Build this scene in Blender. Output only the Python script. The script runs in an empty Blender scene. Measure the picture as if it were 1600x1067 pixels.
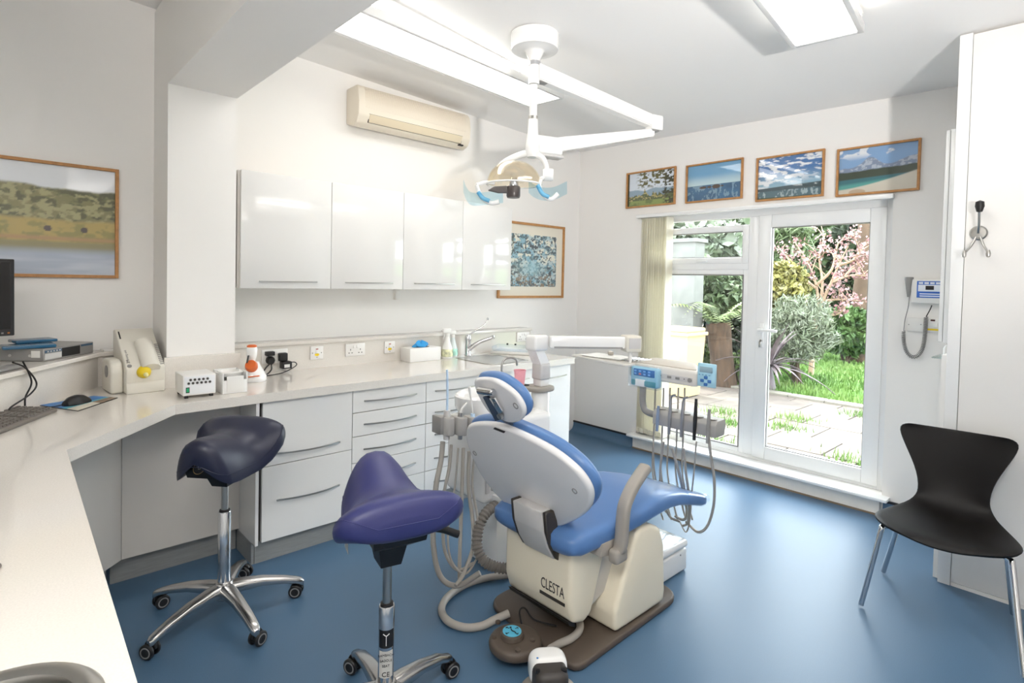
import bpy, bmesh, math, random
import numpy as np
from mathutils import Vector, Matrix
random.seed(7); rng = np.random.default_rng(7)
SC = bpy.context.scene
COL = SC.collection

# ------------------------------------------------------------ camera
F_PX, CX, CY, HC = 877.1, 800.0, 462.3, 1.5
YAW, PITCH, ROLL = math.radians(47.08), math.radians(-1.49), math.radians(1.25)
_f = np.array([math.cos(YAW)*math.cos(PITCH), math.sin(YAW)*math.cos(PITCH), math.sin(PITCH)])
_r0 = np.array([math.sin(YAW), -math.cos(YAW), 0.0]); _u0 = np.cross(_r0, _f)
_r = math.cos(ROLL)*_r0 + math.sin(ROLL)*_u0
_u = -math.sin(ROLL)*_r0 + math.cos(ROLL)*_u0
cam = bpy.data.cameras.new('camera'); camo = bpy.data.objects.new('camera', cam); COL.objects.link(camo)
camo.matrix_world = Matrix(((_r[0], _u[0], -_f[0], 0), (_r[1], _u[1], -_f[1], 0), (_r[2], _u[2], -_f[2], HC), (0, 0, 0, 1)))
cam.sensor_fit = 'HORIZONTAL'; cam.sensor_width = 36.0; cam.lens = F_PX/1600*36.0
cam.shift_y = (CY-533.5)/1600; cam.clip_start = 0.02; cam.clip_end = 200
SC.camera = camo

# ------------------------------------------------------------ world, sun, exposure
w = bpy.data.worlds.new('world'); SC.world = w; w.use_nodes = True
_bg = w.node_tree.nodes['Background']
_bg.inputs['Color'].default_value = (0.86, 0.93, 1.0, 1); _bg.inputs['Strength'].default_value = 8.0
sun = bpy.data.lights.new('sun', 'SUN'); sun.energy = 7.0; sun.angle = math.radians(6); sun.color = (1.0, 0.95, 0.86)
suno = bpy.data.objects.new('sun', sun); COL.objects.link(suno)
suno.rotation_euler = Vector((0.10, 0.62, 0.78)).to_track_quat('Z', 'Y').to_euler()
SC.view_settings.view_transform = 'Standard'; SC.view_settings.look = 'None'
SC.view_settings.gamma = 1.0; SC.view_settings.use_curve_mapping = False
SC.view_settings.exposure = 0.55
LAMP = 5.2            # emission of the ceiling light panels

# ------------------------------------------------------------ pixel helpers (photo 1600 x 1067)
O = np.array([0, 0, HC])
def ray(x, y): return (x-CX)/F_PX*_r - (y-CY)/F_PX*_u + _f
def onz(x, y, z): d = ray(x, y); return O+(z-HC)/d[2]*d
def onx(x, y, X): d = ray(x, y); return O+X/d[0]*d
def ony(x, y, Y): d = ray(x, y); return O+Y/d[1]*d
def onp(x, y, P, n): d = ray(x, y); return O+np.dot(np.array(P)-O, n)/np.dot(d, n)*d
def zat(x, y, X, Y): d = ray(x, y); return HC+math.hypot(X, Y)/math.hypot(d[0], d[1])*d[2]

# ------------------------------------------------------------ materials
def lin(h):
    h = h.lstrip('#'); v = [int(h[i:i+2], 16)/255 for i in (0, 2, 4)]
    return tuple(a/12.92 if a <= .04045 else ((a+.055)/1.055)**2.4 for a in v)+(1,)
MATS = {}
def mat(name, col, rough=.5, metal=0, var=0, vscale=20, bump=0, bscale=200, coat=0, spec=.5, emit=0, alpha=None, trans=0, stretch=None, ior=None):
    if name in MATS: return MATS[name]
    m = bpy.data.materials.new(name); m.use_nodes = True; nt = m.node_tree; b = nt.nodes['Principled BSDF']
    c = lin(col) if isinstance(col, str) else tuple(col)+(1,)
    b.inputs['Base Color'].default_value = c; b.inputs['Roughness'].default_value = rough; b.inputs['Metallic'].default_value = metal
    b.inputs['Specular IOR Level'].default_value = spec; b.inputs['Coat Weight'].default_value = coat; b.inputs['Coat Roughness'].default_value = .05
    b.inputs['Transmission Weight'].default_value = trans
    if ior: b.inputs['IOR'].default_value = ior
    if alpha is not None: b.inputs['Alpha'].default_value = alpha
    if emit: b.inputs['Emission Color'].default_value = c; b.inputs['Emission Strength'].default_value = emit
    tc = nt.nodes.new('ShaderNodeTexCoord'); src = tc.outputs['Object']
    if stretch:
        mp = nt.nodes.new('ShaderNodeMapping'); mp.inputs['Scale'].default_value = stretch; nt.links.new(src, mp.inputs[0]); src = mp.outputs[0]
    if var:
        n = nt.nodes.new('ShaderNodeTexNoise'); n.inputs['Scale'].default_value = vscale; n.inputs['Detail'].default_value = 4
        nt.links.new(src, n.inputs['Vector'])
        r = nt.nodes.new('ShaderNodeValToRGB'); r.color_ramp.elements[0].position = .3; r.color_ramp.elements[1].position = .7
        r.color_ramp.elements[0].color = tuple(max(0, x*(1-var)) for x in c[:3])+(1,); r.color_ramp.elements[1].color = tuple(min(1, x*(1+var)) for x in c[:3])+(1,)
        nt.links.new(n.outputs['Fac'], r.inputs[0]); nt.links.new(r.outputs[0], b.inputs['Base Color'])
    if bump:
        n = nt.nodes.new('ShaderNodeTexNoise'); n.inputs['Scale'].default_value = bscale; nt.links.new(src, n.inputs['Vector'])
        bp = nt.nodes.new('ShaderNodeBump'); bp.inputs['Strength'].default_value = bump; bp.inputs['Distance'].default_value = .002
        nt.links.new(n.outputs['Fac'], bp.inputs['Height']); nt.links.new(bp.outputs[0], b.inputs['Normal'])
    MATS[name] = m; return m
def glass(name, tint=(.97, 1, .98), refl=.08, rough=.0, ior=1.45):
    if name in MATS: return MATS[name]
    m = bpy.data.materials.new(name); m.use_nodes = True; nt = m.node_tree; nt.nodes.clear()
    o = nt.nodes.new('ShaderNodeOutputMaterial'); t = nt.nodes.new('ShaderNodeBsdfTransparent'); g = nt.nodes.new('ShaderNodeBsdfGlossy'); x = nt.nodes.new('ShaderNodeMixShader')
    t.inputs[0].default_value = tuple(tint)+(1,); g.inputs['Roughness'].default_value = rough
    lw = nt.nodes.new('ShaderNodeLayerWeight'); lw.inputs['Blend'].default_value = .5
    pw = nt.nodes.new('ShaderNodeMath'); pw.operation = 'POWER'; pw.inputs[1].default_value = 4
    mm = nt.nodes.new('ShaderNodeMath'); mm.operation = 'MULTIPLY_ADD'; mm.inputs[1].default_value = .6 if ior > 1.3 else .25; mm.inputs[2].default_value = refl
    nt.links.new(lw.outputs['Facing'], pw.inputs[0]); lw = pw
    nt.links.new(lw.outputs[0], mm.inputs[0]); nt.links.new(mm.outputs[0], x.inputs[0]); nt.links.new(t.outputs[0], x.inputs[1]); nt.links.new(g.outputs[0], x.inputs[2]); nt.links.new(x.outputs[0], o.inputs[0])
    MATS[name] = m; return m
def vcol(name, rough=.5, coat=0):
    if name in MATS: return MATS[name]
    m = bpy.data.materials.new(name); m.use_nodes = True; nt = m.node_tree; b = nt.nodes['Principled BSDF']
    a = nt.nodes.new('ShaderNodeVertexColor'); a.layer_name = 'Col'; nt.links.new(a.outputs[0], b.inputs['Base Color'])
    b.inputs['Roughness'].default_value = rough; b.inputs['Coat Weight'].default_value = coat; b.inputs['Coat Roughness'].default_value = .02
    MATS[name] = m; return m

PAINT = mat('wall_paint', '#F3F0EC', .55, bump=.05, bscale=90)
CEIL = mat('ceiling_paint', '#F6F4F1', .6)
GLOSS = mat('gloss_white', '#E9E7E4', .10, coat=.6)
STONE = mat('quartz_worktop', '#E3DDD5', .12, var=.05, vscale=260, coat=.3)
LAM = mat('grey_white_laminate', '#D9D3CC', .25)
PLINTH = mat('grey_plinth', '#8F908F', .4, var=.08, vscale=14, stretch=(1, 1, 8))
STEEL = mat('brushed_steel', '#B9B7B3', .28, 1)
CHROME = mat('chrome', '#D6D6D8', .10, 1)
ALU = mat('polished_aluminium', '#C4C2C0', .2, 1, bump=.05, bscale=60)
BLACK = mat('black_plastic', '#191718', .42)
DARK = mat('dark_gap', '#2A2625', .7)
UPVC = mat('white_upvc', '#F4F4F3', .2)
WPL = mat('white_plastic', '#EAE8E4', .3)
WGL = mat('white_enamel', '#F0EFED', .18, coat=.3)
CREAM = mat('cream_plastic', '#EDE3CD', .28)
BEIGE = mat('beige_plastic', '#DDD8CC', .4)
GREY = mat('grey_plastic', '#8E8C8A', .4)
LGREY = mat('light_grey_plastic', '#C9C6C4', .3)
ARMG = mat('warm_grey_plastic', '#A29B92', .45)
HOSE = mat('hose_grey', '#A9A39B', .45)
BASEB = mat('brown_base_mat', '#574C43', .5, bump=.15, bscale=300)
BLUE = mat('blue_vinyl_upholstery', '#5A80B6', .30, bump=.06, bscale=400)
NAVY = mat('navy_vinyl', '#23263C', .36, bump=.08, bscale=350)
INDIGO = mat('indigo_vinyl', '#34376C', .40, bump=.08, bscale=350)
OAK = mat('oak_frame', '#B98550', .5, var=.15, vscale=40, stretch=(1, 1, 1))
TURQ = mat('turquoise_print', '#58B8D8', .35)
ORANGE = mat('orange_plastic', '#D9682E', .35)
YELLOW = mat('yellow_plastic', '#EACB22', .35)
FILM = glass('clear_film', (.94, .97, 1), .08, .12, 1.12)
BFILM = glass('blue_film', (.70, .89, .96), .08, .15, 1.12)
GLASS = glass('window_glass', (.98, 1, .99), .03)

# ------------------------------------------------------------ mesh builder
def V(*a): return Vector(a)
def smooth_path(pts, n=8):
    P = [Vector(p) for p in pts]
    if len(P) < 3: return P
    out = []
    for i in range(len(P)-1):
        a = P[i-1] if i else P[0]*2-P[1]; b, c = P[i], P[i+1]; d = P[i+2] if i+2 < len(P) else P[-1]*2-P[-2]
        for k in range(n):
            t = k/n
            out.append(.5*((2*b)+(c-a)*t+(2*a-5*b+4*c-d)*t*t+(3*b-a-3*c+d)*t**3))
    out.append(P[-1]); return out
class MB:
    def __init__(s): s.bm = bmesh.new()
    def _merge(s, bm):
        me = bpy.data.meshes.new('t'); bm.to_mesh(me); bm.free(); s.bm.from_mesh(me); bpy.data.meshes.remove(me)
    def box(s, x0, x1, y0, y1, z0, z1, r=0, seg=2, M=None):
        bm = bmesh.new(); bmesh.ops.create_cube(bm, size=1)
        for v in bm.verts: v.co = Vector(((x0+x1)/2+v.co.x*abs(x1-x0), (y0+y1)/2+v.co.y*abs(y1-y0), (z0+z1)/2+v.co.z*abs(z1-z0)))
        if r: bmesh.ops.bevel(bm, geom=bm.edges[:], offset=r, segments=seg, affect='EDGES', profile=.5)
        if M is not None: bm.transform(M)
        s._merge(bm); return s
    def loft(s, rings, caps=True, closed=False):
        bm = s.bm; R = [[bm.verts.new(tuple(p)) for p in r] for r in rings]; n = len(R[0])
        for i in range(len(R) if closed else len(R)-1):
            a, b = R[i], R[(i+1) % len(R)]
            for k in range(n): bm.faces.new((a[k], a[(k+1) % n], b[(k+1) % n], b[k]))
        if caps and not closed:
            bm.faces.new(R[0][::-1]); bm.faces.new(R[-1])
        return s
    def grid(s, rows):
        bm = s.bm; R = [[bm.verts.new(tuple(p)) for p in r] for r in rows]
        for i in range(len(R)-1):
            for k in range(len(R[0])-1): bm.faces.new((R[i][k], R[i][k+1], R[i+1][k+1], R[i+1][k]))
        return s
    def prism(s, poly, a, b, r=0, seg=2):
        """poly: 3D points of one face, swept by vector b-a"""
        d = Vector(b)-Vector(a); A = [Vector(p) for p in poly]
        bm = bmesh.new(); va = [bm.verts.new(p) for p in A]; vb = [bm.verts.new(p+d) for p in A]; n = len(A)
        for k in range(n): bm.faces.new((va[k], va[(k+1) % n], vb[(k+1) % n], vb[k]))
        bm.faces.new(va[::-1]); bm.faces.new(vb)
        bmesh.ops.recalc_face_normals(bm, faces=bm.faces[:])
        if r: bmesh.ops.bevel(bm, geom=bm.edges[:], offset=r, segments=seg, affect='EDGES', profile=.5, clamp_overlap=True)
        s._merge(bm); return s
    def tube(s, pts, r, seg=10, n=8, smooth=True, caps=True):
        P = smooth_path(pts, n) if smooth else [Vector(p) for p in pts]
        m = len(P); rr = r if hasattr(r, '__len__') else [r]*m
        if len(rr) != m: rr = [float(np.interp(i/(m-1), np.linspace(0, 1, len(rr)), rr)) for i in range(m)]
        up = None; rings = []
        for i in range(m):
            t = (P[min(i+1, m-1)]-P[max(i-1, 0)]).normalized()
            if up is None: up = t.orthogonal().normalized()
            up = (up-t*up.dot(t)); up = up.normalized() if up.length > 1e-6 else t.orthogonal().normalized(); q = t.cross(up)
            rings.append([P[i]+(up*math.cos(2*math.pi*k/seg)+q*math.sin(2*math.pi*k/seg))*rr[i] for k in range(seg)])
        return s.loft(rings, caps)
    def cyl(s, p0, p1, r0, r1=None, seg=24): return s.tube([p0, p1], [r0, r0 if r1 is None else r1], seg, smooth=False)
    def lathe(s, prof, c=(0, 0, 0), seg=32, ax=None, sx=1, sy=1):
        q = Vector((0, 0, 1)).rotation_difference(Vector(ax)) if ax is not None else None
        rings = []
        for r, z in prof:
            ring = []
            for k in range(seg):
                v = Vector((max(r, 1e-4)*sx*math.cos(2*math.pi*k/seg), max(r, 1e-4)*sy*math.sin(2*math.pi*k/seg), z))
                if q: v = q @ v
                ring.append(v+Vector(c))
            rings.append(ring)
        return s.loft(rings, closed=prof[0][0] > 1e-3 and prof[-1][0] > 1e-3)
    def pillow(s, out, o, u, v, n, t, rnd=.5, steps=4, dome=0):
        """convex outline (a,b) in plane o+a*u+b*v, extruded t along n with rounded rims"""
        o, u, v, n = [Vector(tuple(x)) for x in (o, u, v, n)]; ca = sum(p[0] for p in out)/len(out); cb = sum(p[1] for p in out)/len(out)
        sz = max(math.hypot(p[0]-ca, p[1]-cb) for p in out); e = abs(t)*rnd
        prof = [(1-e/sz*(1-math.sin(k/steps*math.pi/2)), e/abs(t)*(1-math.cos(k/steps*math.pi/2))) for k in range(steps+1)]
        prof = prof+[(a, 1-b) for a, b in prof[::-1]]
        rings = [[o+u*(ca+(p[0]-ca)*sc)+v*(cb+(p[1]-cb)*sc)+n*(t*h) for p in out] for sc, h in prof]
        if dome:
            for sc in (.8, .55, .3, .1): rings.append([o+u*(ca+(p[0]-ca)*sc*prof[-1][0])+v*(cb+(p[1]-cb)*sc*prof[-1][0])+n*(t+dome*(1-sc*sc)) for p in out])
        return s.loft(rings)
    def build(s, name, m, parent=None, local=False, ang=40):
        bm = s.bm; bmesh.ops.recalc_face_normals(bm, faces=bm.faces[:])
        me = bpy.data.meshes.new(name)
        if not local:
            off = Vector((0, 0, 0)); p = parent
            while p is not None: off += p.location; p = p.parent
            if off.length: bmesh.ops.translate(bm, verts=bm.verts[:], vec=-off)
        bm.to_mesh(me); bm.free(); me.materials.append(m)
        me.shade_smooth(); me.set_sharp_from_angle(angle=math.radians(ang))
        o = bpy.data.objects.new(name, me); COL.objects.link(o); o.parent = parent
        return o
def thing(name, label, cat, loc=(0, 0, 0), rz=0, group=None):
    o = bpy.data.objects.new(name, None); o.empty_display_size = .1; COL.objects.link(o); o.location = tuple(loc); o.rotation_euler = (0, 0, rz)
    return tag(o, label, cat, group)
def tag(o, label=None, cat=None, group=None, kind=None):
    if label: o['label'] = label
    if cat: o['category'] = cat
    if group: o['group'] = group
    if kind: o['kind'] = kind
    return o
def struct(o): o['kind'] = 'structure'; return o
def stuff(o): o['kind'] = 'stuff'; return o
def bxo(name, m, parent, x0, x1, y0, y1, z0, z1, r=0, seg=2, local=False): return MB().box(x0, x1, y0, y1, z0, z1, r, seg).build(name, m, parent, local)
def dup(o, parent=None, name=None):
    c = o.copy(); COL.objects.link(c); c.parent = parent
    for ch in o.children: dup(ch, c)
    return c
def text(name, s, size, M, m, parent, ext=.0004):
    cu = bpy.data.curves.new('t', 'FONT'); cu.body = s; cu.size = size; cu.extrude = ext; cu.align_x = 'CENTER'; cu.align_y = 'CENTER'; cu.resolution_u = 3
    t = bpy.data.objects.new('t', cu); me = bpy.data.meshes.new_from_object(t); me.name = name
    bpy.data.objects.remove(t); bpy.data.curves.remove(cu)
    me.transform(M); off = Vector((0, 0, 0)); p = parent
    while p is not None: off += p.location; p = p.parent
    me.transform(Matrix.Translation(-off)); me.materials.clear(); me.materials.append(m)
    o = bpy.data.objects.new(name, me); COL.objects.link(o); o.parent = parent; return o
def frameM(o, x, z):
    """matrix with text x axis, text up axis, normal = x cross up"""
    x = Vector(x).normalized(); y = Vector(z).normalized(); n = x.cross(y)
    return Matrix(((x.x, y.x, n.x, o[0]), (x.y, y.y, n.y, o[1]), (x.z, y.z, n.z, o[2]), (0, 0, 0, 1)))
AX = (1, 0, 0)   # text reading direction on wall A (seen from -Y)
UP = (0, 0, 1)

# ============================================================ THE ROOM
YA, XB = 3.72, 4.36          # cabinet wall, window wall
XW, YS = -1.9, -1.9          # walls behind the camera
def zc(x, y): return 2.94-.045*(x-1.6)-.0187*(3.72-y)
# floor: blue speckled vinyl
FL = mat('blue_speckled_vinyl', '#4D6B87', .40, var=.12, vscale=420, bump=.04, bscale=500)
struct(bxo('floor', FL, None, XW, XB+.02, YS, YA, -.06, 0))
# ceiling (slightly sloping)
mb = MB(); c4 = [(XW-.1, YS-.1), (XB+.3, YS-.1), (XB+.3, YA+.2), (XW-.1, YA+.2)]
mb.loft([[(x, y, zc(x, y)) for x, y in c4], [(x, y, zc(x, y)+.15) for x, y in c4]])
struct(mb.build('ceiling', CEIL))
struct(bxo('wall_left', PAINT, None, XW-.1, XB+.3, YA, YA+.2, -.06, 3.15))
struct(bxo('wall_back', PAINT, None, XW-.2, XW, YS-.2, YA, -.06, 3.2))
struct(bxo('wall_right', PAINT, None, XW, XB+.3, YS-.2, YS, -.06, 3.2))
# window wall with the door opening
OY0, OY1, OZ1 = 1.02, 2.97, 2.115
mb = MB()
mb.box(XB, XB+.3, OY1, YA, -.06, 3.1).box(XB, XB+.3, YS, OY0, -.06, 3.1).box(XB, XB+.3, OY0, OY1, OZ1, 3.1).box(XB+.1, XB+.3, OY0, OY1, -.3, .10)
struct(mb.build('wall_window', PAINT))
# column and beam
CXa, CXb, CYf = .677, 1.012, 3.38
struct(bxo('wall_column', PAINT, None, CXa, CXb, CYf, YA, 0, zc(CXb, 3.5)))
mb = MB(); mb.loft([[(CXa, YS, 2.487), (CXb, YS, 2.487), (CXb, YS, zc(CXb, YS)+.05), (CXa, YS, zc(CXa, YS)+.05)], [(CXa, CYf, 2.487), (CXb, CYf, 2.487), (CXb, CYf, zc(CXb, CYf)+.05), (CXa, CYf, zc(CXa, CYf)+.05)]])
struct(mb.build('trim_beam', PAINT))
# coved vinyl skirting with a black capping strip on the window wall
def cove(name, y0, y1):
    prof = [(XB, .085), (XB-.006, .085), (XB-.010, .05), (XB-.022, .022), (XB-.05, .006), (XB-.07, .001), (XB, .001)]
    mb = MB(); mb.loft([[(x, y0, z) for x, z in prof], [(x, y1, z) for x, z in prof]]); struct(mb.build(name, FL))
cove('baseboard_window', OY1+.01, YA); cove('baseboard_corner', .6, OY0-.01)
struct(bxo('trim_capping', BLACK, None, XB-.012, XB, OY1+.01, YA, .085, .100))
struct(bxo('trim_capping_short', BLACK, None, XB-.012, XB, .6, OY0-.01, .085, .100))

# ------------------------------------------------------------ glazed door unit
XD = XB+.09                              # room face of the frame
D = thing('door_1', None, None, (XD, 2.0, .1)); struct(D)
def fr(name, m, y0, y1, z0, z1, x0=0, x1=.06, r=.004, parent=D): return bxo(name, m, parent, XD+x0, XD+x1, y0, y1, z0, z1, r)
def B(px, py, x=XD): return onx(px, py, x)
yM = B(1183, 500)[1]                     # meeting line of side light and leaf
zb = .10
fr('frame_jamb', UPVC, OY0, OY0+.055, zb, OZ1); fr('frame_jamb', UPVC, OY1-.06, OY1, zb, OZ1)
fr('frame_head', UPVC, OY0+.055, OY1-.06, OZ1-.06, OZ1); fr('frame_threshold', UPVC, OY0+.055, OY1-.06, zb, zb+.055)
fr('frame_mullion', UPVC, yM, yM+.085, zb+.055, OZ1-.06)
def sash(name, y0, y1, z0, z1, wd, x0=-.012, x1=.05):
    e = thing(name, None, None, (XD, (y0+y1)/2, z0)); e.parent = D; e.location = (0, (y0+y1)/2-2.0, z0-.1)
    for n, a in (('stile', (y0, y0+wd, z0, z1)), ('stile', (y1-wd, y1, z0, z1)), ('rail', (y0+wd, y1-wd, z0, z0+wd)), ('rail', (y0+wd, y1-wd, z1-wd, z1))):
        bxo(n, UPVC, e, XD+x0, XD+x1, *a, .006)
    bxo('pane', GLASS, e, XD+.018, XD+.022, y0+wd-.01, y1-wd+.01, z0+wd-.01, z1-wd+.01)
    m2 = MB()
    for a in ((y0+wd-.004, y0+wd+.006, z0+wd, z1-wd), (y1-wd-.006, y1-wd+.004, z0+wd, z1-wd), (y0+wd, y1-wd, z0+wd-.004, z0+wd+.006), (y0+wd, y1-wd, z1-wd-.006, z1-wd+.004)): m2.box(XD+.004, XD+.03, *a)
    m2.build('gasket', GREY, e); return e
leaf = sash('door_leaf', OY0+.05, yM+.005, zb+.05, OZ1-.055, .098)
zt0, zt1 = B(1110, 412)[2], B(1110, 358)[2]
side = sash('side_light', yM+.08, OY1-.055, zb+.05, zt0-.048, .045, .006, .045)
vent = sash('top_vent', yM+.085, OY1-.06, zt0, zt1+.02, .05)
fr('transom', UPVC, yM+.085, OY1-.06, zt0-.05, zt0+.012, -.003)
h = MB(); hy = yM-.045; hz = B(1190, 515)[2]
h.box(XD-.022, XD-.012, hy-.016, hy+.016, hz-.14, hz+.05, .004).cyl((XD-.02, hy, hz), (XD-.06, hy, hz), .011).box(XD-.070, XD-.052, hy-.135, hy+.014, hz-.011, hz+.011, .005)
h.build('handle', UPVC, leaf)
k = MB(); k.cyl((XD-.026, hy, hz-.085), (XD-.018, hy, hz-.085), .009).box(XD-.05, XD-.026, hy-.002, hy+.002, hz-.092, hz-.078).box(XD-.046, XD-.040, hy-.008, hy+.008, hz-.135, hz-.092, .002); k.build('key', STEEL, leaf)
vy = B(1098, 407)[1]; MB().box(XD-.03, XD-.012, vy-.05, vy+.05, zt0+.012, zt0+.030, .005).build('vent_latch', UPVC, vent)
# sill board and boxing below the door
S = thing('window_1', None, None, (XB, 2.0, 0)); struct(S)
bxo('sill_board', UPVC, S, 4.265, XD+.01, OY0-.05, OY1+.045, .105, .128, .008)
bxo('sill_box', mat('sill_box_paint', '#EDEAE4', .5, var=.05, vscale=9), S, 4.31, XB+.1, OY0, OY1, 0, .105)
MB().box(4.304, 4.312, OY0, OY1, 0, .012).build('sealant_line', mat('brown_sealant', '#8C7A66', .7), S)

# ------------------------------------------------------------ vertical blind
BL = thing('vertical_blind', 'white headrail above the glazed door with cream vertical slats drawn to its left', 'blind', (XB, 2.9, 2.1))
bxo('headrail', UPVC, BL, 4.31, 4.352, OY0-.01, OY1+.03, 2.098, 2.128, .004)
SLAT = mat('cream_blind_fabric', '#FAF7EC', .8)
_n = SLAT.node_tree; _t = _n.nodes.new('ShaderNodeBsdfTranslucent'); _t.inputs[0].default_value = lin('#FBF8EC'); _x = _n.nodes.new('ShaderNodeMixShader'); _x.inputs[0].default_value = .5
_n.links.new(_n.nodes['Principled BSDF'].outputs[0], _x.inputs[1]); _n.links.new(_t.outputs[0], _x.inputs[2]); _n.links.new(_x.outputs[0], _n.nodes['Material Output'].inputs[0])
for i in range(15):
    y = OY1-.015-i*.0185; wv = .006*math.sin(i*1.7)
    mb = MB(); x0, x1 = 4.34+wv, 4.425+wv; sk = .016
    mb.loft([[(x0, y, z), ((x0+x1)/2, y-sk/2+.004, z), (x1, y-sk, z), (x1, y-sk-.0012, z), ((x0+x1)/2, y-sk/2+.0028, z), (x0, y-.0012, z)] for z in (.155, 2.095)])
    sl = mb.build('slat', SLAT, BL)
    bxo('weight', SLAT, sl, x0+.006, x1-.006, y-sk-.002, y+.001, .145, .185)

# ------------------------------------------------------------ tall cupboard at right and pieces behind its edge
TC = thing('tall_cupboard', 'tall white built-in cupboard reaching the ceiling behind the black chair', 'cupboard', (3.58, 0, 0))
yl = .578; zt = zc(3.6, .4)
bxo('side_panel', PAINT, TC, 3.60, 4.30, yl-.02, yl, 0, zt-.004)
bxo('frame_stile', UPVC, TC, 3.575, 3.60, yl-.052, yl, .0, zt-.004, .002)
bxo('door', PAINT, TC, 3.579, 3.60, -.55, yl-.054, .02, zt-.02, .002)
bxo('kick_rail', PAINT, TC, 3.581, 3.60, -.55, yl-.054, 0, .018)
bxo('body', PAINT, TC, 3.60, 4.30, -.6, yl-.022, 0, zt-.006)
NC = thing('slim_wall_cabinet', 'slim white wall cabinet edge peeping out beside the tall cupboard', 'cabinet', (3.8, .62, 1.2))
zA, zB_ = zat(1479, 534, 3.75, .625), zat(1484, 208, 3.75, .625)
bxo('body', UPVC, NC, 3.66, 4.02, yl+.004, .612, zA, zB_, .004); bxo('door', UPVC, NC, 3.662, 4.018, .614, .632, zA+.004, zB_-.004, .003)
LP = bxo('panel_upright', PAINT, None, 3.62, 4.30, yl+.003, .605, 0, zA-.06); tag(LP, 'white upright panel standing low beside the tall cupboard', 'panel')
SH = glass('shelf_glass', (.86, .95, .93), .12)
for zz, lb in ((zat(1474, 518, 3.95, .66), 'upper small glass shelf between wall control and tall cupboard'), (zat(1470, 558, 3.95, .68), 'lower small glass shelf holding a white soap bottle')):
    y1 = .665 if 'upper' in lb else .69
    s_ = MB().box(3.85, 4.06, .607, y1, zz, zz+.008, .003).build('glass_shelf', SH); tag(s_, lb, 'shelf')
    if 'lower' in lb:
        b_ = thing('soap_bottle', 'small white soap bottle on the lower glass shelf', 'bottle', (3.95, .635, zz+.008))
        MB().lathe([(.0, 0), (.02, 0), (.02, .045), (.012, .06), (.006, .065)], (3.95, .635, zz+.0085), 16).build('bottle_body', WPL, b_)
        MB().lathe([(.008, .065), (.008, .08), (.0, .082)], (3.95, .635, zz+.0085), 12).build('cap', LGREY, b_)
# coat hook on the cupboard door
HK = thing('coat_hook', 'steel three-pronged coat hook with a black knob on the tall cupboard', 'hook', (3.57, .46, 1.78))
hp = onx(1529, 364, 3.574); hx = 3.574
MB().lathe([(0, 0), (.034, 0), (.036, .004), (.03, .010), (0, .012)], (hx+.004, hp[1], hp[2]), 28, (-1, 0, 0)).build('rose', STEEL, HK)
MB().tube([(hx-.006, hp[1], hp[2]), (hx-.03, hp[1]-.004, hp[2]+.04), (hx-.05, hp[1]-.006, hp[2]+.10)], .006).build('upper_arm', STEEL, HK)
MB().lathe([(0, -.03), (.012, -.026), (.019, 0), (.017, .022), (0, .030)], (hx-.052, hp[1]-.007, hp[2]+.125), 16).build('knob', BLACK, HK)
for s in (1, -1):
    a = MB().tube([(hx-.006, hp[1]+.008*s, hp[2]-.02), (hx-.02, hp[1]+.025*s, hp[2]-.065), (hx-.045, hp[1]+.045*s, hp[2]-.10)], .0055).build('prong', STEEL, HK)
    MB().lathe([(0, -.018), (.008, -.014), (.010, 0), (.006, .018)], (hx-.047, hp[1]+.046*s, hp[2]-.105), 12).build('tip', STEEL, a)

# ------------------------------------------------------------ wall control, sockets right of the door
def W(px, py, d=.0): return onx(px, py, XB-d)
def wallbox(name, m, parent, px0, py0, px1, py1, d, r=.004, x0=.002):
    a, b = W(px0, py0, d), W(px1, py1, d); return bxo(name, m, parent, XB-d, XB-x0, b[1], a[1], b[2], a[2], r)
XC = thing('x_ray_control', 'white wall control with blue keypad right of the glazed door', 'control panel', (XB, .79, 1.42))
wallbox('case', WPL, XC, 1424, 436, 1478, 475, .045, .006)
kp = W(1433, 439, .046); kq = W(1473, 466, .046)
KB = mat('keypad_blue', '#3F6FC4', .4); KW = mat('keypad_white', '#E6EAF2', .4)
bxo('keypad', KB, XC, XB-.047, XB-.0452, kq[1], kp[1], kq[2], kp[2], .0005)
ky = lambda t: kp[1]+(kq[1]-kp[1])*t
kz = lambda t: kp[2]+(kq[2]-kp[2])*t
for i in range(4): bxo('key', KW, XC, XB-.049, XB-.047, ky(.24+.22*i), ky(.07+.22*i), kz(.18), kz(.06), .001)
bxo('keypad_field', KW, XC, XB-.0485, XB-.047, ky(.95), ky(.05), kz(.62), kz(.22), .001)
bxo('display', BLACK, XC, XB-.050, XB-.0485, ky(.66), ky(.34), kz(.52), kz(.28), .001)
for i in range(2): bxo('keypad_stripe', KW, XC, XB-.0485, XB-.047, ky(.88), ky(.12), kz(.80+.13*i), kz(.74+.13*i))
HS = thing('handset', 'grey handset with a coiled cord hanging beside the wall control', 'handset', (XB, .93, 1.5))
h0, h1 = W(1421, 433, .03), W(1421, 464, .03)
mb = MB(); rings = []
for t, wd, dp in ((0, .024, .014), (.1, .025, .018), (.45, .018, .016), (.85, .011, .011), (1, .008, .008)):
    zz = h0[2]+(h1[2]-h0[2])*t; rings.append([(XB-.035+dp*math.cos(a), h0[1]+wd*math.sin(a), zz) for a in np.linspace(0, 2*math.pi, 13)[:-1]])
mb.loft(rings).build('grip', GREY, HS)
path = [W(px, py, .03) for px, py in ((1421, 464), (1419, 480), (1414, 500), (1412, 517))]
MB().tube(path, .0025, 6).build('lead', GREY, HS)
path = smooth_path([W(px, py, .035) for px, py in ((1412, 517), (1412, 532), (1416, 548), (1424, 557), (1433, 556), (1441, 545), (1445, 525), (1447, 495))], 14)
co = []
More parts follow.
